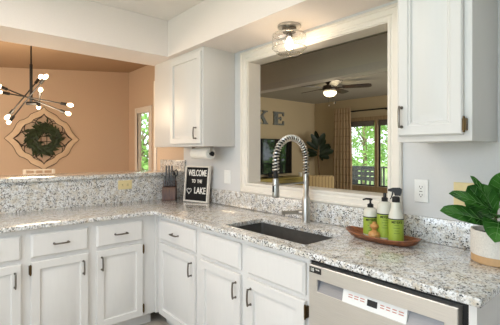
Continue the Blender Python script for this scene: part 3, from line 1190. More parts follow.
def bottle(name, c, r, prof, label_band, label, cat):
    t = thing(name, (c[0], c[1], c[2]), label, cat, 'soap bottles on the tray')
    MB().lathe(prof, c, 28).build('bottle', 'soapwhite', t)
    z0, z1 = label_band
    lb = MB().lathe([(r + 0.0002, z0), (r + 0.0008, z0), (r + 0.0008, z1), (r + 0.0002, z1)], c, 28, cap=False).build('label', 'lime', t)
    lb['label'] = 'lime green paper label'
    MB().lathe([(r + 0.0006, z1 - 0.002), (r + 0.0014, z1 - 0.002), (r + 0.0014, z1 + 0.003), (r + 0.0006, z1 + 0.003)], c, 28, cap=False).build('label_band', 'black', lb)
    mb = MB()
    curved_text(mb, c, r + 0.001, c[2] + z1 - 0.014, "MEYER'S", 0.0165, YW, 0.85)
    mb.build('lettering', 'felt', lb)
    mb = MB()
    zz = c[2] + z1 - 0.03
    for k, wd in enumerate((0.022, 0.03, 0.018, 0.026)):
        an = wd / r / 2
        for i in range(6):
            a0 = YW - an + 2 * an * i / 6; a1 = YW - an + 2 * an * (i + 1) / 6
            q = []
            for aa, zq in ((a0, 0), (a1, 0), (a1, 0.0028), (a0, 0.0028)):
                q.append((c[0] + (r + 0.0016) * cos(aa), c[1] + (r + 0.0016) * sin(aa), zz - k * 0.013 + zq))
            mb.face(q)
    mb.build('label_print', 'olive', lb)
    return t


bz = 0.9290
# spray bottle
c = (2.392, -0.198, bz)
t = bottle('spray_bottle', c, 0.036, [(0.030, 0), (0.0355, 0.006), (0.036, 0.012), (0.036, 0.125), (0.033, 0.142), (0.026, 0.160), (0.0235, 0.172), (0.0225, 0.195), (0.021, 0.2), (0.001, 0.2)],
           (0.012, 0.118), 'white spray bottle with black trigger and lime label, rightmost on the tray', 'spray bottle')
tr = MB()
Tm = Matrix.Translation((c[0], c[1], c[2])) @ Matrix.Rotation(radians(203), 4, 'Z')
Tm = Tm @ Matrix.Translation((-0.004, 0, 0.056)) @ Matrix.Diagonal((0.66, 0.85, 0.78, 1))
tr.lathe([(0.0175, 0.194), (0.019, 0.197), (0.019, 0.222), (0.014, 0.228), (0.001, 0.228)], c, 20)
tr.build('collar', 'black', t)
tr = MB()
poly = [(-0.026, 0.226), (0.014, 0.226), (0.020, 0.246), (0.048, 0.252), (0.050, 0.268), (0.030, 0.275), (-0.020, 0.277), (-0.036, 0.268), (-0.034, 0.250)]
tr.loops([[Tm @ Vector((x, s, z)) for x, z in poly] for s in (-0.012, -0.009)] + [[Tm @ Vector((x, s, z)) for x, z in poly] for s in (0.009, 0.012)])
tr.box(0.048, 0.062, -0.008, 0.008, 0.252, 0.268, 0.002, 2, Tm)
tr.build('sprayer', 'black', t)
tr = MB()
tp = [(0.022, 0.25), (0.036, 0.252), (0.036, 0.236), (0.041, 0.218), (0.049, 0.203), (0.043, 0.2), (0.034, 0.214), (0.026, 0.232)]
tr.loops([[Tm @ Vector((x, s, z)) for x, z in tp] for s in (-0.006, 0.006)])
tr.build('trigger', 'black', t)
# tall soap bottle
c = (2.315, -0.168, bz)
t = bottle('soap_bottle', c, 0.038, [(0.032, 0), (0.0375, 0.006), (0.038, 0.012), (0.038, 0.165), (0.036, 0.178), (0.028, 0.188), (0.014, 0.194), (0.001, 0.194)],
           (0.012, 0.130), 'tall white soap bottle with lime label and flip top, middle of the tray', 'soap bottle')
mb = MB()
mb.lathe([(0.015, 0.192), (0.016, 0.194), (0.016, 0.212), (0.010, 0.215), (0.0085, 0.218), (0.008, 0.236), (0.001, 0.238)], c, 20)
mb.build('cap', 'black', t)
# pump bottle
c = (2.228, -0.160, bz)
t = bottle('pump_bottle', c, 0.037, [(0.031, 0), (0.0365, 0.006), (0.037, 0.012), (0.037, 0.125), (0.034, 0.138), (0.024, 0.148), (0.014, 0.152), (0.001, 0.152)],
           (0.012, 0.102), 'short white pump bottle with black pump and lime label, leftmost on the tray', 'soap bottle')
mb = MB()
mb.lathe([(0.015, 0.150), (0.016, 0.152), (0.016, 0.168), (0.007, 0.172), (0.005, 0.174), (0.005, 0.188), (0.011, 0.19), (0.0115, 0.198), (0.001, 0.2)], c, 18)
dv = Vector((-0.8, -0.6, 0)).normalized()
cc = Vector(c)
mb.tube([cc + Vector((0, 0, 0.195)), cc + dv * 0.022 + Vector((0, 0, 0.196)), cc + dv * 0.040 + Vector((0, 0, 0.191))], [0.0065, 0.0055, 0.004], 10)
mb.build('pump', 'black', t)
# dish brush
c = (2.282, -0.212, 0.9285)
t = thing('dish_brush', c, 'small turned wooden dish brush standing on the tray before the bottles', 'brush')
MB().lathe([(0.018, 0.0), (0.027, 0.001), (0.029, 0.012), (0.027, 0.016), (0.001, 0.016)], c, 24).build('bristles', 'potband', t)
MB().lathe([(0.001, 0.0155), (0.030, 0.0155), (0.031, 0.024), (0.026, 0.034), (0.014, 0.041), (0.0105, 0.046), (0.013, 0.052), (0.021, 0.060), (0.0235, 0.066), (0.020, 0.073), (0.012, 0.077), (0.0095, 0.080), (0.010, 0.085), (0.007, 0.088), (0.001, 0.089)], c, 24).build('handle', 'beech', t)

# ------------------------------------------------------------------ potted plant on the counter
PC = Vector((2.812, -0.140, 0.9155))
t = thing('potted_plant', PC, 'young fiddle leaf plant in a speckled pot at the right end of the counter', 'plant')
pr = 0.1
pt = MB().lathe([(0.092, 0.0), (0.097, 0.004), (0.098, 0.034), (pr, 0.0345), (pr, 0.134), (0.0985, 0.136), (0.093, 0.134), (0.092, 0.110)], PC, 48, cap=False).build('pot', 'pot', t)
MB().lathe([(0.0, -0.0001), (0.093, 0.0001), (0.0985, 0.004), (0.0988, 0.0335)], PC, 48, cap=False).build('base_band', 'potband', pt)['label'] = 'bare clay band around the foot of the pot'
MB().lathe([(0.093, 0.112), (0.06, 0.117), (0.001, 0.119)], PC, 32, cap=False).build('soil', 'soil', t)


def leaf(mb, base, tip, width, up, bend=0.12, pet=0.12, veins=None):
    """broad leaf from base to tip; 'up' is the face normal hint"""
    base, tip = Vector(base), Vector(tip)
    ax = tip - base
    L = ax.length
    ax.normalize()
    up = Vector(up)
    side = ax.cross(up).normalized()
    nrm = side.cross(ax).normalized()
    rows = []
    n, w = 14, 6
    for i in range(n + 1):
        s = i / n
        if s < pet:
            hw = 0.0022
        else:
            q = (s - pet) / (1 - pet)
            hw = width / 2 * (max(0.0, sin(pi * q ** 1.12)) ** 0.52) + 0.0008
            if i == n:
                hw = 0.0008
        row = []
        for j in range(-w, w + 1):
            u = j / w
            cen = base + ax * (L * s) + nrm * (bend * L * (sin(pi * s) - 0.0))
            lift = 0.16 * abs(u) ** 1.3 * hw + 0.012 * width * sin(s * 26 + abs(u) * 3) * abs(u) - 0.05 * hw * (1 - min(1, abs(u) * 5))
            row.append(mb.bm.verts.new(cen + side * (u * hw) + nrm * lift))
        rows.append(row)
    if veins is not None:
        mid_ = [r_[w].co + nrm * 0.0012 for r_ in rows[:-1]]
        veins.tube(mid_, [0.0022 * (1 - 0.75 * k / n) for k in range(n)], 6)
        for i in range(3, n - 2, 2):
            for sg in (-1, 1):
                p_ = []
                for k in range(0, w):
                    x_ = min(n - 1.001, i + k * 0.45)
                    i0 = int(x_)
                    p_.append(rows[i0][w + sg * k].co.lerp(rows[i0 + 1][w + sg * k].co, x_ - i0) + nrm * 0.0009)
                veins.tube(p_, [0.0011, 0.001, 0.0009, 0.0008, 0.0006, 0.0004], 4)
    for i in range(n):
        for j in range(2 * w):
            mb.bm.faces.new((rows[i][j], rows[i][j + 1], rows[i + 1][j + 1], rows[i + 1][j]))


def Rp(u, v, tt):
    """a point of the room along a known bearing, used to lay out leaf tips"""
    a_ = radians(180 - YAW)
    F = Vector((cos(a_), sin(a_), 0)); R = Vector((F.y, -F.x, 0))
    return Vector((CX, CY, CH)) + (F + R * ((u - 250) / 364.19) + Vector((0, 0, -(v - 151.52) / 364.19))) * tt


CAMP = Vector((CX, CY, CH))
st = MB()
stem_top = PC + Vector((-0.012, -0.01, 0.36))
st.tube([PC + Vector((0, 0, 0.10)), PC + Vector((-0.008, -0.004, 0.18)), PC + Vector((-0.004, -0.006, 0.27)), stem_top], [0.0075, 0.0065, 0.0055, 0.004], 8)
st.build('stem', 'stem', t)
lf = MB(); vn = MB()


def sb(z):
    return PC + Vector((-0.006, -0.005, z))


leaf(lf, sb(0.150), (2.700, -0.447, 1.150), 0.080, (0.35, -0.72, 0.6), 0.05, veins=vn)
leaf(lf, sb(0.205), (2.710, -0.388, 1.214), 0.060, (0.35, -0.7, 0.6), 0.06, veins=vn)
leaf(lf, sb(0.175), (2.737, -0.262, 1.238), 0.135, (0.35, -0.85, 0.35), 0.05, veins=vn)
leaf(lf, sb(0.190), (2.755, -0.290, 1.283), 0.046, (0.75, -0.3, 0.35), 0.04, veins=vn)
leaf(lf, sb(0.240), (2.842, -0.190, 1.300), 0.095, (0.55, -0.85, 0.15), 0.06, veins=vn)
leaf(lf, sb(0.165), (2.852, -0.330, 1.036), 0.110, (0.40, -0.60, 0.75), 0.20, veins=vn)
leaf(lf, sb(0.260), (2.960, -0.250, 1.270), 0.110, (0.2, -0.6, 0.8), 0.08, veins=vn)
leaf(lf, sb(0.220), (2.950, -0.060, 1.235), 0.110, (0.0, -0.5, 0.9), 0.08, veins=vn)
leaf(lf, sb(0.300), (2.930, -0.090, 1.400), 0.090, (0.4, -0.8, 0.3), 0.05, veins=vn)
leaf(lf, sb(0.180), (2.905, -0.300, 1.120), 0.110, (0.3, -0.5, 0.8), 0.10, veins=vn)
lfo = lf.build('foliage', 'leaf', t, recalc=False, sharp=80)
vn.build('leaf_veins', 'vein', t)['label'] = 'pale green ribs of the leaves'

# ------------------------------------------------------------------ ceiling light of the soffit
LC = Vector((1.622, -0.150, 2.2215))
t = thing('ceiling_light', LC, 'semi-flush ceiling light with clear glass drum shade above the sink', 'ceiling light')
cp_ = MB().lathe([(0.0, 0.0), (0.078, 0.0), (0.078, -0.013), (0.074, -0.017), (0.05, -0.018), (0.0, -0.018)], LC, 36).build('canopy', 'nickel', t)
MB().lathe([(0.0, -0.0182), (0.047, -0.0182), (0.047, -0.026), (0.042, -0.030), (0.044, -0.046), (0.0, -0.046)], LC, 30).build('collar', 'pewter', t)
sh_ = [(0.052, -0.044), (0.052, -0.052), (0.100, -0.055), (0.111, -0.060), (0.114, -0.070), (0.114, -0.148), (0.110, -0.156), (0.082, -0.184), (0.066, -0.190), (0.001, -0.191)]
MB().lathe(sh_, LC, 40, cap=False).build('glass_shade', 'glass', t)
mb = MB()
for rr_, zz_ in ((0.1135, -0.150), (0.072, -0.1885), (0.108, -0.0665)):
    mb.tube([LC + Vector((rr_ * cos(2 * pi * k / 40), rr_ * sin(2 * pi * k / 40), zz_)) for k in range(40)], 0.0022, 6, closed=True)
mb.build('glass_rim', 'gedge', t)
MB().lathe([(0.020, -0.052), (0.022, -0.056), (0.022, -0.076), (0.017, -0.080), (0.0, -0.080)], LC, 20).build('socket', 'pewter', t)
bl = MB().lathe([(0.011, -0.080), (0.014, -0.090), (0.024, -0.112), (0.029, -0.130), (0.024, -0.150), (0.012, -0.158), (0.001, -0.160)], LC, 20).build('bulb', 'bulb', t)


def point(name, loc, power, color, rad=0.05):
    d_ = bpy.data.lights.new(name, 'POINT')
    d_.energy = power
    d_.color = color
    d_.shadow_soft_size = rad
    o = bpy.data.objects.new(name, d_)
    COL.objects.link(o)
    o.location = loc
    return o


point('ceiling_light_glow', LC + Vector((0, 0, -0.172)), 2.5, (1.0, 0.82, 0.62), 0.01)

# ------------------------------------------------------------------ chandelier in the dining room
a_ = radians(180 - YAW)
FV = Vector((cos(a_), sin(a_), 0)); RV = Vector((FV.y, -FV.x, 0))
HC = Vector((-1.538, -1.105, 1.955))
t = thing('chandelier', HC, 'black sputnik chandelier with bare glowing bulbs hanging in the dining room', 'chandelier')
zc_ = 2.785 + 0.1 * HC.y
mb = MB()
mb.cyl(HC, HC + Vector((0, 0, 0.43)), 0.016, n=14)
mb.cyl(HC + Vector((0, 0, 0.42)), (HC.x, HC.y, zc_ + 0.0), 0.009, n=12)
mb.build('stem', 'iron', t)
mb = MB().lathe([(0.0, 0.0), (0.06, 0.0), (0.06, -0.02), (0.0, -0.028)], (HC.x, HC.y, zc_), 24)
mb.build('ceiling_cup', 'iron', t)
MB().cyl(HC + Vector((0, 0, -0.02)) - RV * 0.05, HC + Vector((0, 0, -0.02)) + RV * 0.07, 0.02, n=14).build('hub', 'iron', t)
px = 4.2 / 364.19
arms = [((-1.316, -1.002, 2.22), (-1.823, -1.283, 1.73)), ((-1.636, -0.99, 2.271), (-1.596, -1.326, 1.77)), ((-1.352, -0.737, 1.93), (-1.655, -1.394, 2.051)), ((-1.151, -0.81, 1.809), (-1.892, -1.363, 2.149)), ((-1.296, -1.055, 2.065), (-1.652, -1.008, 1.913))]
for e0, e1 in arms:
    e0, e1 = Vector(e0), Vector(e1)
    d = (e1 - e0).normalized()
    L = (e1 - e0).length
    c = (e0 + e1) / 2
    arm = MB().cyl(c - d * (L / 2 - 0.1), c + d * (L / 2 - 0.1), 0.0075, n=10).build('arm', 'iron', t)
    for s in (-1, 1):
        e = d * s
        MB().cyl(c + e * (L / 2 - 0.10), c + e * (L / 2 - 0.03), 0.017, n=14).build('socket', 'iron', arm)
        MB().tube([c + e * (L / 2 - 0.03), c + e * (L / 2 - 0.015), c + e * (L / 2 + 0.005), c + e * (L / 2 + 0.025), c + e * (L / 2 + 0.035)], [0.010, 0.016, 0.023, 0.018, 0.006], 14).build('bulb', 'bulb', arm)
point('chandelier_glow', HC + Vector((0.1, 0, -0.12)), 40, (1.0, 0.79, 0.54), 0.25)

# ------------------------------------------------------------------ medallion and wreath
WC = Vector((-3.3995, -0.605, 1.585))
HWD, HHT = 0.525, 0.50


def fm(a0, b0, d0):
    return WC + Vector((d0, a0, b0))


quarter = [(-1.03, 0.0), (-0.93, 0.10), (-0.84, 0.20), (-0.77, 0.33), (-0.72, 0.46), (-0.64, 0.56), (-0.52, 0.61), (-0.42, 0.68), (-0.36, 0.78), (-0.26, 0.84), (-0.14, 0.90), (-0.05, 0.97), (0.0, 1.05)]
full = quarter + [(-x, y) for x, y in reversed(quarter[:-1])]
full = full + [(x, -y) for x, y in reversed(full[1:-1])]


def scl(pts_, s):
    return [(x * HWD * s, y * HHT * s) for x, y in pts_]


t = thing('wall_medallion', (WC.x, WC.y, WC.z - HHT), 'ornate scalloped wooden wall medallion on the tan dining room wall', 'wall decor')
mb = MB()
mb.loops([[fm(x, y, d) for x, y in scl(full, s)] for s, d in ((1.0, 0.0), (1.0, 0.016), (0.985, 0.02), (0.80, 0.02), (0.79, 0.016), (0.79, 0.0))], False, False)
mb.build('outer_frame', 'orn', t)
mb = MB()
mb.tube([fm(x, y, 0.012) for x, y in scl(full, 1.0)], 0.006, 6, closed=True)
mb.tube([fm(x, y, 0.012) for x, y in scl(full, 0.79)], 0.007, 6, closed=True)
mb.build('edging', 'ornedge', t)
mb = MB()
ins = []
for q in range(4):
    an = q * pi / 2
    pet = [(0.0, 0.84), (-0.08, 0.74), (-0.19, 0.66), (-0.25, 0.55), (-0.22, 0.42), (-0.10, 0.30), (0, 0.22)]
    pet = pet + [(-x, y) for x, y in reversed(pet[1:-1])]
    rp = [(x * cos(an) - y * sin(an), x * sin(an) + y * cos(an)) for x, y in pet]
    mb.tube([fm(x * HWD * 0.95, y * HHT * 0.95, 0.012) for x, y in rp], 0.0075, 6, closed=True)
for q in range(4):
    an = pi / 4 + q * pi / 2
    for rr, cd in ((0.27, 0.50), (0.19, 0.50)):
        mb.tube([fm((cd * cos(an) * 0.95 + rr * cos(2 * pi * k / 28)) * HWD, (cd * sin(an) * 0.95 + rr * sin(2 * pi * k / 28)) * HHT, 0.011) for k in range(28)], 0.0065, 6, closed=True)
for k in (-0.08, 0.08):
    mb.tube([fm(k * HWD, -0.4 * HHT, 0.011), fm(k * HWD, 0.4 * HHT, 0.011)], 0.006, 6)
    mb.tube([fm(-0.4 * HWD, k * HHT, 0.011), fm(0.4 * HWD, k * HHT, 0.011)], 0.006, 6)
mb.build('scrollwork', 'ornedge', t)

t = thing('wreath', (WC.x + 0.04, WC.y, WC.z - 0.27), 'dark green leaf wreath hung over the wall medallion', 'wreath')
MB().tube([fm(0.175 * cos(2 * pi * k / 40), 0.175 * sin(2 * pi * k / 40), 0.045) for k in range(40)], 0.022, 8, closed=True).build('ring', 'wreath', t)
mb = MB()
for i in range(520):
    th = random.uniform(0, 2 * pi)
    r0 = random.gauss(0.178, 0.028)
    b0 = fm(r0 * cos(th), r0 * sin(th), random.uniform(0.03, 0.075))
    ph = th + pi / 2 + random.gauss(0, 0.6)
    L = random.uniform(0.08, 0.13)
    dd = Vector((random.uniform(-0.15, 0.35), cos(ph), sin(ph))).normalized()
    sd = dd.cross(Vector((1, random.uniform(-.5, .5), random.uniform(-.5, .5)))).normalized() * random.uniform(0.014, 0.024)
    mb.face([b0, b0 + dd * L * 0.5 + sd, b0 + dd * L, b0 + dd * L * 0.5 - sd])
mb.build('leaves', 'wreath', t, recalc=False)

# ------------------------------------------------------------------ white dining chair behind the bar
def dining_chair(cx_, cy_, rz, label):
    t = thing('dining_chair', (cx_, cy_, 0), label, 'chair')
    Mx = Matrix.Translation((cx_, cy_, 0)) @ Matrix.Rotation(rz, 4, 'Z')
    def bxx(nm, *b, bev=0.004):
        mb = MB().box(*b, bev, 2, Mx)
        return mb.build(nm, 'trim', t)
    bxx('seat', -0.23, 0.23, -0.21, 0.23, 0.44, 0.475, bev=0.008)
    for sx in (-1, 1):
        bxx('leg', sx * 0.20 - 0.02, sx * 0.20 + 0.02, 0.18, 0.22, 0, 0.44)
        bxx('leg', sx * 0.185 - 0.02, sx * 0.185 + 0.02, -0.21, -0.17, 0, 1.125)
    bxx('top_rail', -0.165, 0.165, -0.205, -0.175, 1.105, 1.125)
    bxx('back_rail', -0.165, 0.165, -0.205, -0.175, 1.02, 1.065)
    for x in (-0.055, 0.055):
        bxx('back_slat', x - 0.013, x + 0.013, -0.20, -0.18, 1.065, 1.105)
    for x in (-0.12, -0.04, 0.04, 0.12):
        bxx('back_slat', x - 0.013, x + 0.013, -0.20, -0.18, 0.475, 1.02)
    return t


dining_chair(-2.52, -0.80, radians(-90), 'white wooden dining chair whose slatted back top shows over the bar')

# ------------------------------------------------------------------ living room things
# window in the far wall
w = MB()
y0_, y1_ = LY - 0.03, LY + 0.10
w.box(FX0 - 0.06, FX0 + 0.02, y0_, y1_, FZ0, FZ1 - 0.0)
w.box(FX1 - 0.05, FX1 + 0.02, y0_, y1_, FZ0, FZ1)
w.box(FX0 + 0.05, FX1 - 0.05, y0_, y1_, FZ1 - 0.05, FZ1 + 0.03)
w.box(FX0 - 0.06, FX1 + 0.06, LY - 0.09, y1_, FZ0 - 0.12, FZ0 + 0.05)
for xm in (-0.75, -0.08):
    w.box(xm - 0.034, xm + 0.034, y0_, y1_, FZ0 + 0.05, FZ1 - 0.05)
w = struct(w.build('window_3', 'winwood'), 'brown wooden living room window looking onto the deck', 'window')
mb = MB()
for xa, xb in ((FX0 + 0.02, -0.784), (-0.716, -0.114), (-0.046, FX1 - 0.05)):
    mb.box(xa, xa + 0.016, LY + 0.02, LY + 0.06, FZ0 + 0.05, FZ1 - 0.05); mb.box(xb - 0.016, xb, LY + 0.02, LY + 0.06, FZ0 + 0.05, FZ1 - 0.05)
    mb.box(xa + 0.016, xb - 0.016, LY + 0.02, LY + 0.06, FZ0 + 0.05, FZ0 + 0.075); mb.box(xa + 0.016, xb - 0.016, LY + 0.02, LY + 0.06, FZ1 - 0.09, FZ1 - 0.05)
mb.build('sash', 'deckdark', w)
mb = MB()
for xa, xb in ((FX0 + 0.055, -0.82), (-0.68, -0.15), (-0.01, FX1 - 0.085)):
    mb.box(xa - 0.02, xb + 0.02, LY + 0.038, LY + 0.042, FZ0 + 0.09, FZ1 - 0.08)
mb.build('pane', 'pane', w)
blind = paint('grey_blind_cloth', (112, 104, 96), 0.9, 0.15, 12, 0.1, stretch=(1, 1, 30))
for i, (xa, xb, lab) in enumerate(((FX0 + 0.055, -0.81, 'grey blind rolled up in the window bay beside the curtain'), (-0.69, -0.14, 'grey blind rolled up in the window bay right of the wide mullion'))):
    mb = MB()
    for k in range(4):
        mb.box(xa, xb, LY - 0.018, LY + 0.012, FZ1 - 0.085 - 0.028 * k, FZ1 - 0.058 - 0.028 * k, 0.006)
    tag(mb.build('window_blind', blind, origin=((xa + xb) / 2, LY, FZ1 - 0.17)), lab, 'blind', 'blinds of the living room window')

# curtain rod and curtain
t = thing('curtain_rod', (-0.7, LY - 0.08, 2.25), 'dark metal curtain rod above the living room window', 'curtain rod')
mb = MB()
mb.cyl((-1.70, LY - 0.08, 2.26), (-0.47, LY - 0.08, 2.26), 0.014, n=12)
mb.build('rod', 'black', t)
for xe in (-1.70, -0.45):
    MB().ball((xe, LY - 0.08, 2.26), 0.028, n=8).build('finial', 'black', t)
for xe in (-1.64, -0.50):
    MB().box(xe - 0.01, xe + 0.01, LY - 0.09, LY - 0.001, 2.235, 2.252).build('bracket', 'black', t)
mb = MB()
rows = []
for j in range(14):
    s = j / 13
    z = 2.345 - s * 2.343
    spread = 0.86 + 0.14 * min(1, s * 2.2)
    row = []
    for i in range(73):
        u = i / 72
        x = -1.50 + (u - 0.5) * 0.50 * spread
        amp = 0.030 * (0.6 + 0.5 * s)
        row.append((x, LY - 0.15 + amp * sin(u * 2 * pi * 6 + 0.5 * sin(s * 3)), z))
    rows.append(row)
V = [[mb.bm.verts.new(p) for p in r_] for r_ in rows]
for j in range(13):
    for i in range(72):
        mb.bm.faces.new((V[j][i], V[j][i + 1], V[j + 1][i + 1], V[j + 1][i]))
tag(mb.build('curtain', 'curtain', recalc=True, sharp=80, origin=(-1.50, LY - 0.15, 0.002)), 'pleated tan plaid curtain left of the living room window', 'curtain')

# ceiling fan
FC = Vector((-0.395, 2.985, LZ))
t = thing('ceiling_fan', (FC.x, FC.y, LZ), 'dark five-bladed ceiling fan with a lit bowl in the living room', 'ceiling fan')
MB().lathe([(0.0, 0.0), (0.075, 0.0), (0.075, -0.03), (0.055, -0.05), (0.05, -0.06), (0.11, -0.075), (0.125, -0.11), (0.12, -0.15), (0.08, -0.17), (0.0, -0.17)], FC, 32).build('motor', 'darkwood', t)
MB().lathe([(0.085, -0.170), (0.104, -0.175), (0.103, -0.205), (0.08, -0.235), (0.05, -0.25), (0.001, -0.254)], FC, 28).build('light_bowl', 'fanbulb', t)
aR = atan2(RV.y, RV.x)
for k in range(5):
    an = aR + radians(268 + 72 * k)
    Mx = Matrix.Translation(FC + Vector((0, 0, -0.105))) @ Matrix.Rotation(an, 4, 'Z') @ Matrix.Rotation(radians(-13), 4, 'X')
    poly = [(0.20, -0.055), (0.35, -0.066), (0.60, -0.072), (0.645, -0.05), (0.655, 0.0), (0.645, 0.05), (0.60, 0.072), (0.35, 0.066), (0.20, 0.055)]
    b_ = MB().loops([[Mx @ Vector((x, y, z)) for x, y in poly] for z in (-0.004, 0.004)]).build('blade', 'darkwood', t)
    MB().box(0.09, 0.24, -0.018, 0.018, -0.010, -0.004, 0.002, 1, Mx).build('blade_iron', 'black', b_)
for sx, L in ((-0.03, 0.16), (0.035, 0.12)):
    MB().cyl(FC + RV * sx * 1.5 + Vector((0, 0, -0.17)) - FV * 0.115, FC + RV * sx * 1.5 + Vector((0, 0, -0.24 - L)) - FV * 0.115, 0.0022, n=6).ball(FC + RV * sx * 1.5 + Vector((0, 0, -0.25 - L)) - FV * 0.115, 0.014, n=6).build('pull_chain', 'black', t)
point('fan_light_glow', FC + Vector((0, 0, -0.42)), 5, (1.0, 0.82, 0.55), 0.1)


# television on a console
t = thing('media_console', (-2.1, 3.6, 0), 'olive wood console under the television in the living room', 'console')
box('top', 'console', LX + 0.01, -1.92, 2.7, 4.42, 0.80, 0.835, t, 0.004)
box('body', 'console', LX + 0.02, -1.95, 2.75, 4.38, 0.12, 0.7995, t)
for xx in (LX + 0.05, -2.0):
    for yy in (2.8, 4.33):
        box('leg', 'console', xx - 0.025, xx + 0.025, yy - 0.025, yy + 0.025, 0, 0.12, t)
for k in range(3):
    d = box('door', 'console', -1.9495, -1.935, 2.78 + 0.53 * k, 3.29 + 0.53 * k, 0.16, 0.77, t, 0.003)
    MB().ball((-1.925, 3.25 + 0.53 * k, 0.5), 0.014, n=8).build('knob', 'black', d)
t = thing('television', (-2.22, 3.42, 0.8355), 'dark television reflecting the green window, on the olive console', 'television')
box('screen', 'screen', -2.246, -2.235, 2.80, 4.05, 0.92, 1.63, t)
MB().box(-2.275, -2.2465, 2.78, 4.07, 0.90, 1.65, 0.004).build('bezel', 'black', t)
MB().box(-2.30, -2.12, 3.2, 3.66, 0.8355, 0.85, 0.003).box(-2.285, -2.25, 3.38, 3.46, 0.85, 0.96).build('stand', 'black', t)
MB().lathe([(0.028, 0.0), (0.034, 0.004), (0.040, 0.09), (0.037, 0.09), (0.031, 0.01), (0.001, 0.008)], (-2.02, 4.10, 0.8355), 20, cap=True).build('cup', 'cup', origin=(-2.02, 4.10, 0.8355))
tag(bpy.data.objects['cup'], 'small white cup on the olive console', 'cup')

# wall letters K and E
def slab_letter(ch, y0, label):
    t = thing('wall_letter', (LX, y0 + 0.17, 1.965), label, 'letter')
    W_, H_ = 0.33, 0.29
    polys = []
    if ch == 'E':
        polys = [[(0.05, 0), (0.14, 0), (0.14, 1), (0.05, 1)], [(0, 0), (1, 0), (1, 0.12), (0, 0.12)], [(0, 0.88), (1, 0.88), (1, 1), (0, 1)],
                 [(0.1, 0), (0.42, 0), (0.42, 1), (0.1, 1)], [(0.42, 0.44), (0.72, 0.44), (0.72, 0.57), (0.42, 0.57)],
                 [(0.86, 0.12), (1, 0.12), (1, 0.32), (0.92, 0.32)], [(0.86, 0.88), (0.92, 0.70), (1, 0.70), (1, 0.88)], [(0.66, 0.36), (0.74, 0.36), (0.74, 0.65), (0.66, 0.65)]]
    else:
        polys = [[(0.1, 0), (0.34, 0), (0.34, 1), (0.1, 1)], [(0, 0), (0.45, 0), (0.45, 0.1), (0, 0.1)], [(0, 0.9), (0.45, 0.9), (0.45, 1), (0, 1)],
                 [(0.34, 0.36), (0.34, 0.54), (0.72, 0.93), (0.9, 0.93)], [(0.42, 0.52), (0.60, 0.66), (0.98, 0.08), (0.70, 0.08)],
                 [(0.6, 0), (1.03, 0), (1.03, 0.1), (0.6, 0.1)], [(0.58, 0.9), (1.0, 0.9), (1.0, 1), (0.58, 1)]]
    mb = MB()
    for i, p in enumerate(polys):
        dd = 0.03 + 0.0003 * i
        mb.prism(p, lambda a0, b0, d0: Vector((LX + 0.001 + d0, y0 + a0 * W_, 1.965 + b0 * H_)), 0.0, dd)
    mb.build('letter_face', 'galv', t)


slab_letter('K', 3.12, 'grey metal letter K on the living room wall left of the E')
slab_letter('E', 3.625, 'grey metal letter E on the living room wall right of the K')

# fiddle leaf tree in the far corner
FT = Vector((-1.97, 4.66, 0))
t = thing('potted_fig_tree', FT, 'tall dark-leaved fig tree in the far corner of the living room', 'plant')
MB().lathe([(0.15, 0.0), (0.19, 0.3), (0.185, 0.31), (0.17, 0.29), (0.001, 0.28)], FT, 28).build('pot', 'pot', t)
MB().tube([FT + Vector((0, 0, 0.27)), FT + Vector((0.02, 0.01, 0.8)), FT + Vector((-0.01, 0.0, 1.3)), FT + Vector((0.0, 0.02, 1.62))], [0.022, 0.02, 0.016, 0.01], 10).build('trunk', 'stem', t)
mb = MB()
for (dx, z0, dx1, z1) in ((0, 1.40, -0.30, 1.60), (0, 1.45, -0.20, 1.78), (0, 1.5, -0.05, 1.86), (0, 1.5, 0.12, 1.80), (0, 1.35, 0.28, 1.55), (0, 1.3, 0.34, 1.40), (0, 1.28, 0.26, 1.24),
                          (0, 1.35, -0.34, 1.42), (0, 1.3, -0.24, 1.30), (0, 1.55, 0.03, 1.70), (0, 1.4, 0.18, 1.66), (0, 1.3, 0.13, 1.18), (0, 1.42, -0.14, 1.66), (0, 1.32, 0.30, 1.50)):
    dp = random.uniform(-0.15, 0.15)
    leaf(mb, FT + RV * dx + Vector((0, 0, z0)), FT + RV * dx1 - FV * dp + Vector((0, 0, z1)), random.uniform(0.10, 0.15), -FV + Vector((0, 0, 0.5)), 0.06, 0.08)
mb.build('foliage', 'leafdark', t, recalc=False, sharp=80)

# striped armchair
AC = Vector((-1.12, 3.62, 0))
rz = aR - radians(8)
t = thing('armchair', AC, 'tan striped armchair back in front of the fig tree', 'armchair')
Mx = Matrix.Translation(AC) @ Matrix.Rotation(rz, 4, 'Z')
mb = MB(); mb.box(-0.27, 0.27, -0.09, 0.07, 0.40, 0.925, 0.035, 4, Mx); mb.build('backrest', 'stripe', t)
mb = MB(); mb.box(-0.25, 0.25, 0.07, 0.60, 0.34, 0.50, 0.04, 4, Mx); mb.build('seat', 'stripe', t)
for s in (-1, 1):
    mb = MB(); mb.box(s * 0.31 - 0.05, s * 0.31 + 0.05, -0.05, 0.58, 0.18, 0.64, 0.035, 4, Mx); mb.build('armrest', 'stripe', t)
    for y in (0.02, 0.52):
        MB().cyl(Mx @ Vector((s * 0.29, y, 0.0)), Mx @ Vector((s * 0.29, y, 0.19)), 0.018, 0.025, 10).build('leg', 'darkwood', t)
mb = MB(); mb.box(-0.26, 0.26, -0.05, 0.56, 0.18, 0.345, 0.01, 2, Mx); mb.build('base', 'stripe', t)

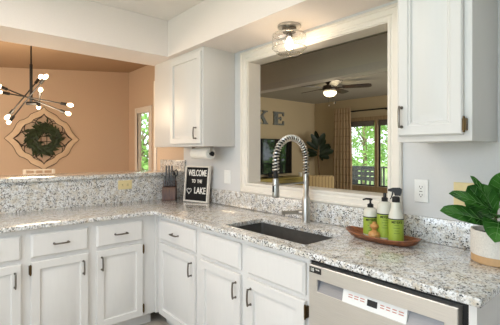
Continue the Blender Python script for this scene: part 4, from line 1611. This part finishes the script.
# ------------------------------------------------------------------ outside
struct(box('ground', 'grass', -60, 60, -60, 60, -0.9, -0.8), 'grassy ground outside', 'ground')
struct(box('deck_floor', 'deckfloor', -5.0, 4.0, LY + 0.13, 8.1, -0.12, -0.02), 'wooden deck outside the window', 'deck')
t = thing('deck_railing', (-1.5, 7.9, -0.02), 'dark deck railing with balusters outside the living room window', 'railing')
ry = 7.9
box('top_rail', 'deckdark', -5.0, 4.0, ry - 0.07, ry + 0.07, 0.90, 0.94, t)
box('bottom_rail', 'deckdark', -5.0, 4.0, ry - 0.025, ry + 0.025, 0.10, 0.17, t)
for x in (-4.9, -3.1, -1.3, 0.5, 2.3, 3.9):
    box('post', 'deckdark', x - 0.05, x + 0.05, ry - 0.05, ry + 0.05, -0.02, 0.899, t)
for k in range(60):
    x = -4.82 + 0.147 * k
    box('baluster', 'deckdark', x - 0.02, x + 0.02, ry - 0.02, ry + 0.02, 0.171, 0.899, t)
t = thing('deck_bench', (-2.9, 7.3, -0.02), 'dark slatted bench standing before the deck railing', 'bench')
box('seat', 'deckdark', -3.75, -2.0, 6.95, 7.40, 0.40, 0.44, t)
for z in (0.55, 0.69, 0.83):
    box('back_slat', 'deckdark', -3.75, -2.0, 7.40, 7.43, z, z + 0.11, t)
for x in (-3.7, -2.9, -2.05):
    box('leg', 'deckdark', x - 0.04, x + 0.04, 7.431, 7.50, -0.02, 0.95, t)
    box('leg', 'deckdark', x - 0.04, x + 0.04, 6.96, 7.03, -0.02, 0.399, t)


def tree(x, y, h, r, lab, n=4200, trunk=0.12, zc0=None, leafsz=0.16):
    t = thing('leafy_tree', (x, y, -0.8), lab, 'tree', 'trees outside the windows')
    rnd = random.Random(int(x * 97 + y * 31))
    mb = MB()
    zt = h * 0.8
    mb.tube([(x, y, -0.8), (x + 0.05, y, h * 0.3), (x - 0.08, y + 0.05, h * 0.6), (x, y, zt)], [trunk, trunk * 0.85, trunk * 0.6, trunk * 0.2], 10)
    for k in range(9):
        z0 = h * (0.2 + 0.06 * k)
        an = k * 2.4
        mb.tube([(x, y, z0), (x + cos(an) * r * 0.4, y + sin(an) * r * 0.4, z0 + 0.5), (x + cos(an) * r * 0.8, y + sin(an) * r * 0.8, z0 + 0.7)], [trunk * 0.4, trunk * 0.25, trunk * 0.08], 6)
    mb.build('trunk', 'bark', t)
    mb = MB()
    cl = [(rnd.uniform(-1, 1), rnd.uniform(-1, 1), rnd.uniform(0, 1)) for _ in range(46)]
    for i in range(n):
        cxx, cyy, czz = rnd.choice(cl)
        p = Vector((x + cxx * r * 0.8 + rnd.gauss(0, r * 0.16), y + cyy * r * 0.8 + rnd.gauss(0, r * 0.16), h * (0.06 + 0.92 * czz) + rnd.gauss(0, 0.25)))
        d = Vector((rnd.gauss(0, 1), rnd.gauss(0, 1), rnd.gauss(0, 0.6))).normalized()
        s = d.orthogonal().normalized()
        s = (s * cos(rnd.random() * 6) + d.cross(s) * sin(rnd.random() * 6)).normalized()
        L = leafsz * rnd.uniform(0.6, 1.3)
        mb.face([p, p + d * L * 0.5 + s * L * 0.33, p + d * L, p + d * L * 0.5 - s * L * 0.33])
    mb.build('foliage', 'tree', t, recalc=False)


tree(-6.6, 14.0, 6.0, 1.7, 'pale green tree seen in the window bay beside the curtain')
tree(-3.0, 11.0, 6.5, 1.5, 'pale green tree seen in the window bay right of the wide mullion')
tree(-8.6, 20.5, 9.0, 3.0, 'distant pale green tree behind the bench and railing', 4200, 0.14, None, 0.24)
tree(-9.6, 3.9, 2.7, 1.5, 'low green tree glimpsed through the dining room doorway', 1500, 0.1, None, 0.2)
tree(4.8, 10.8, 7.0, 2.6, 'green tree mirrored in the television screen', 2200, 0.14, None, 0.26)
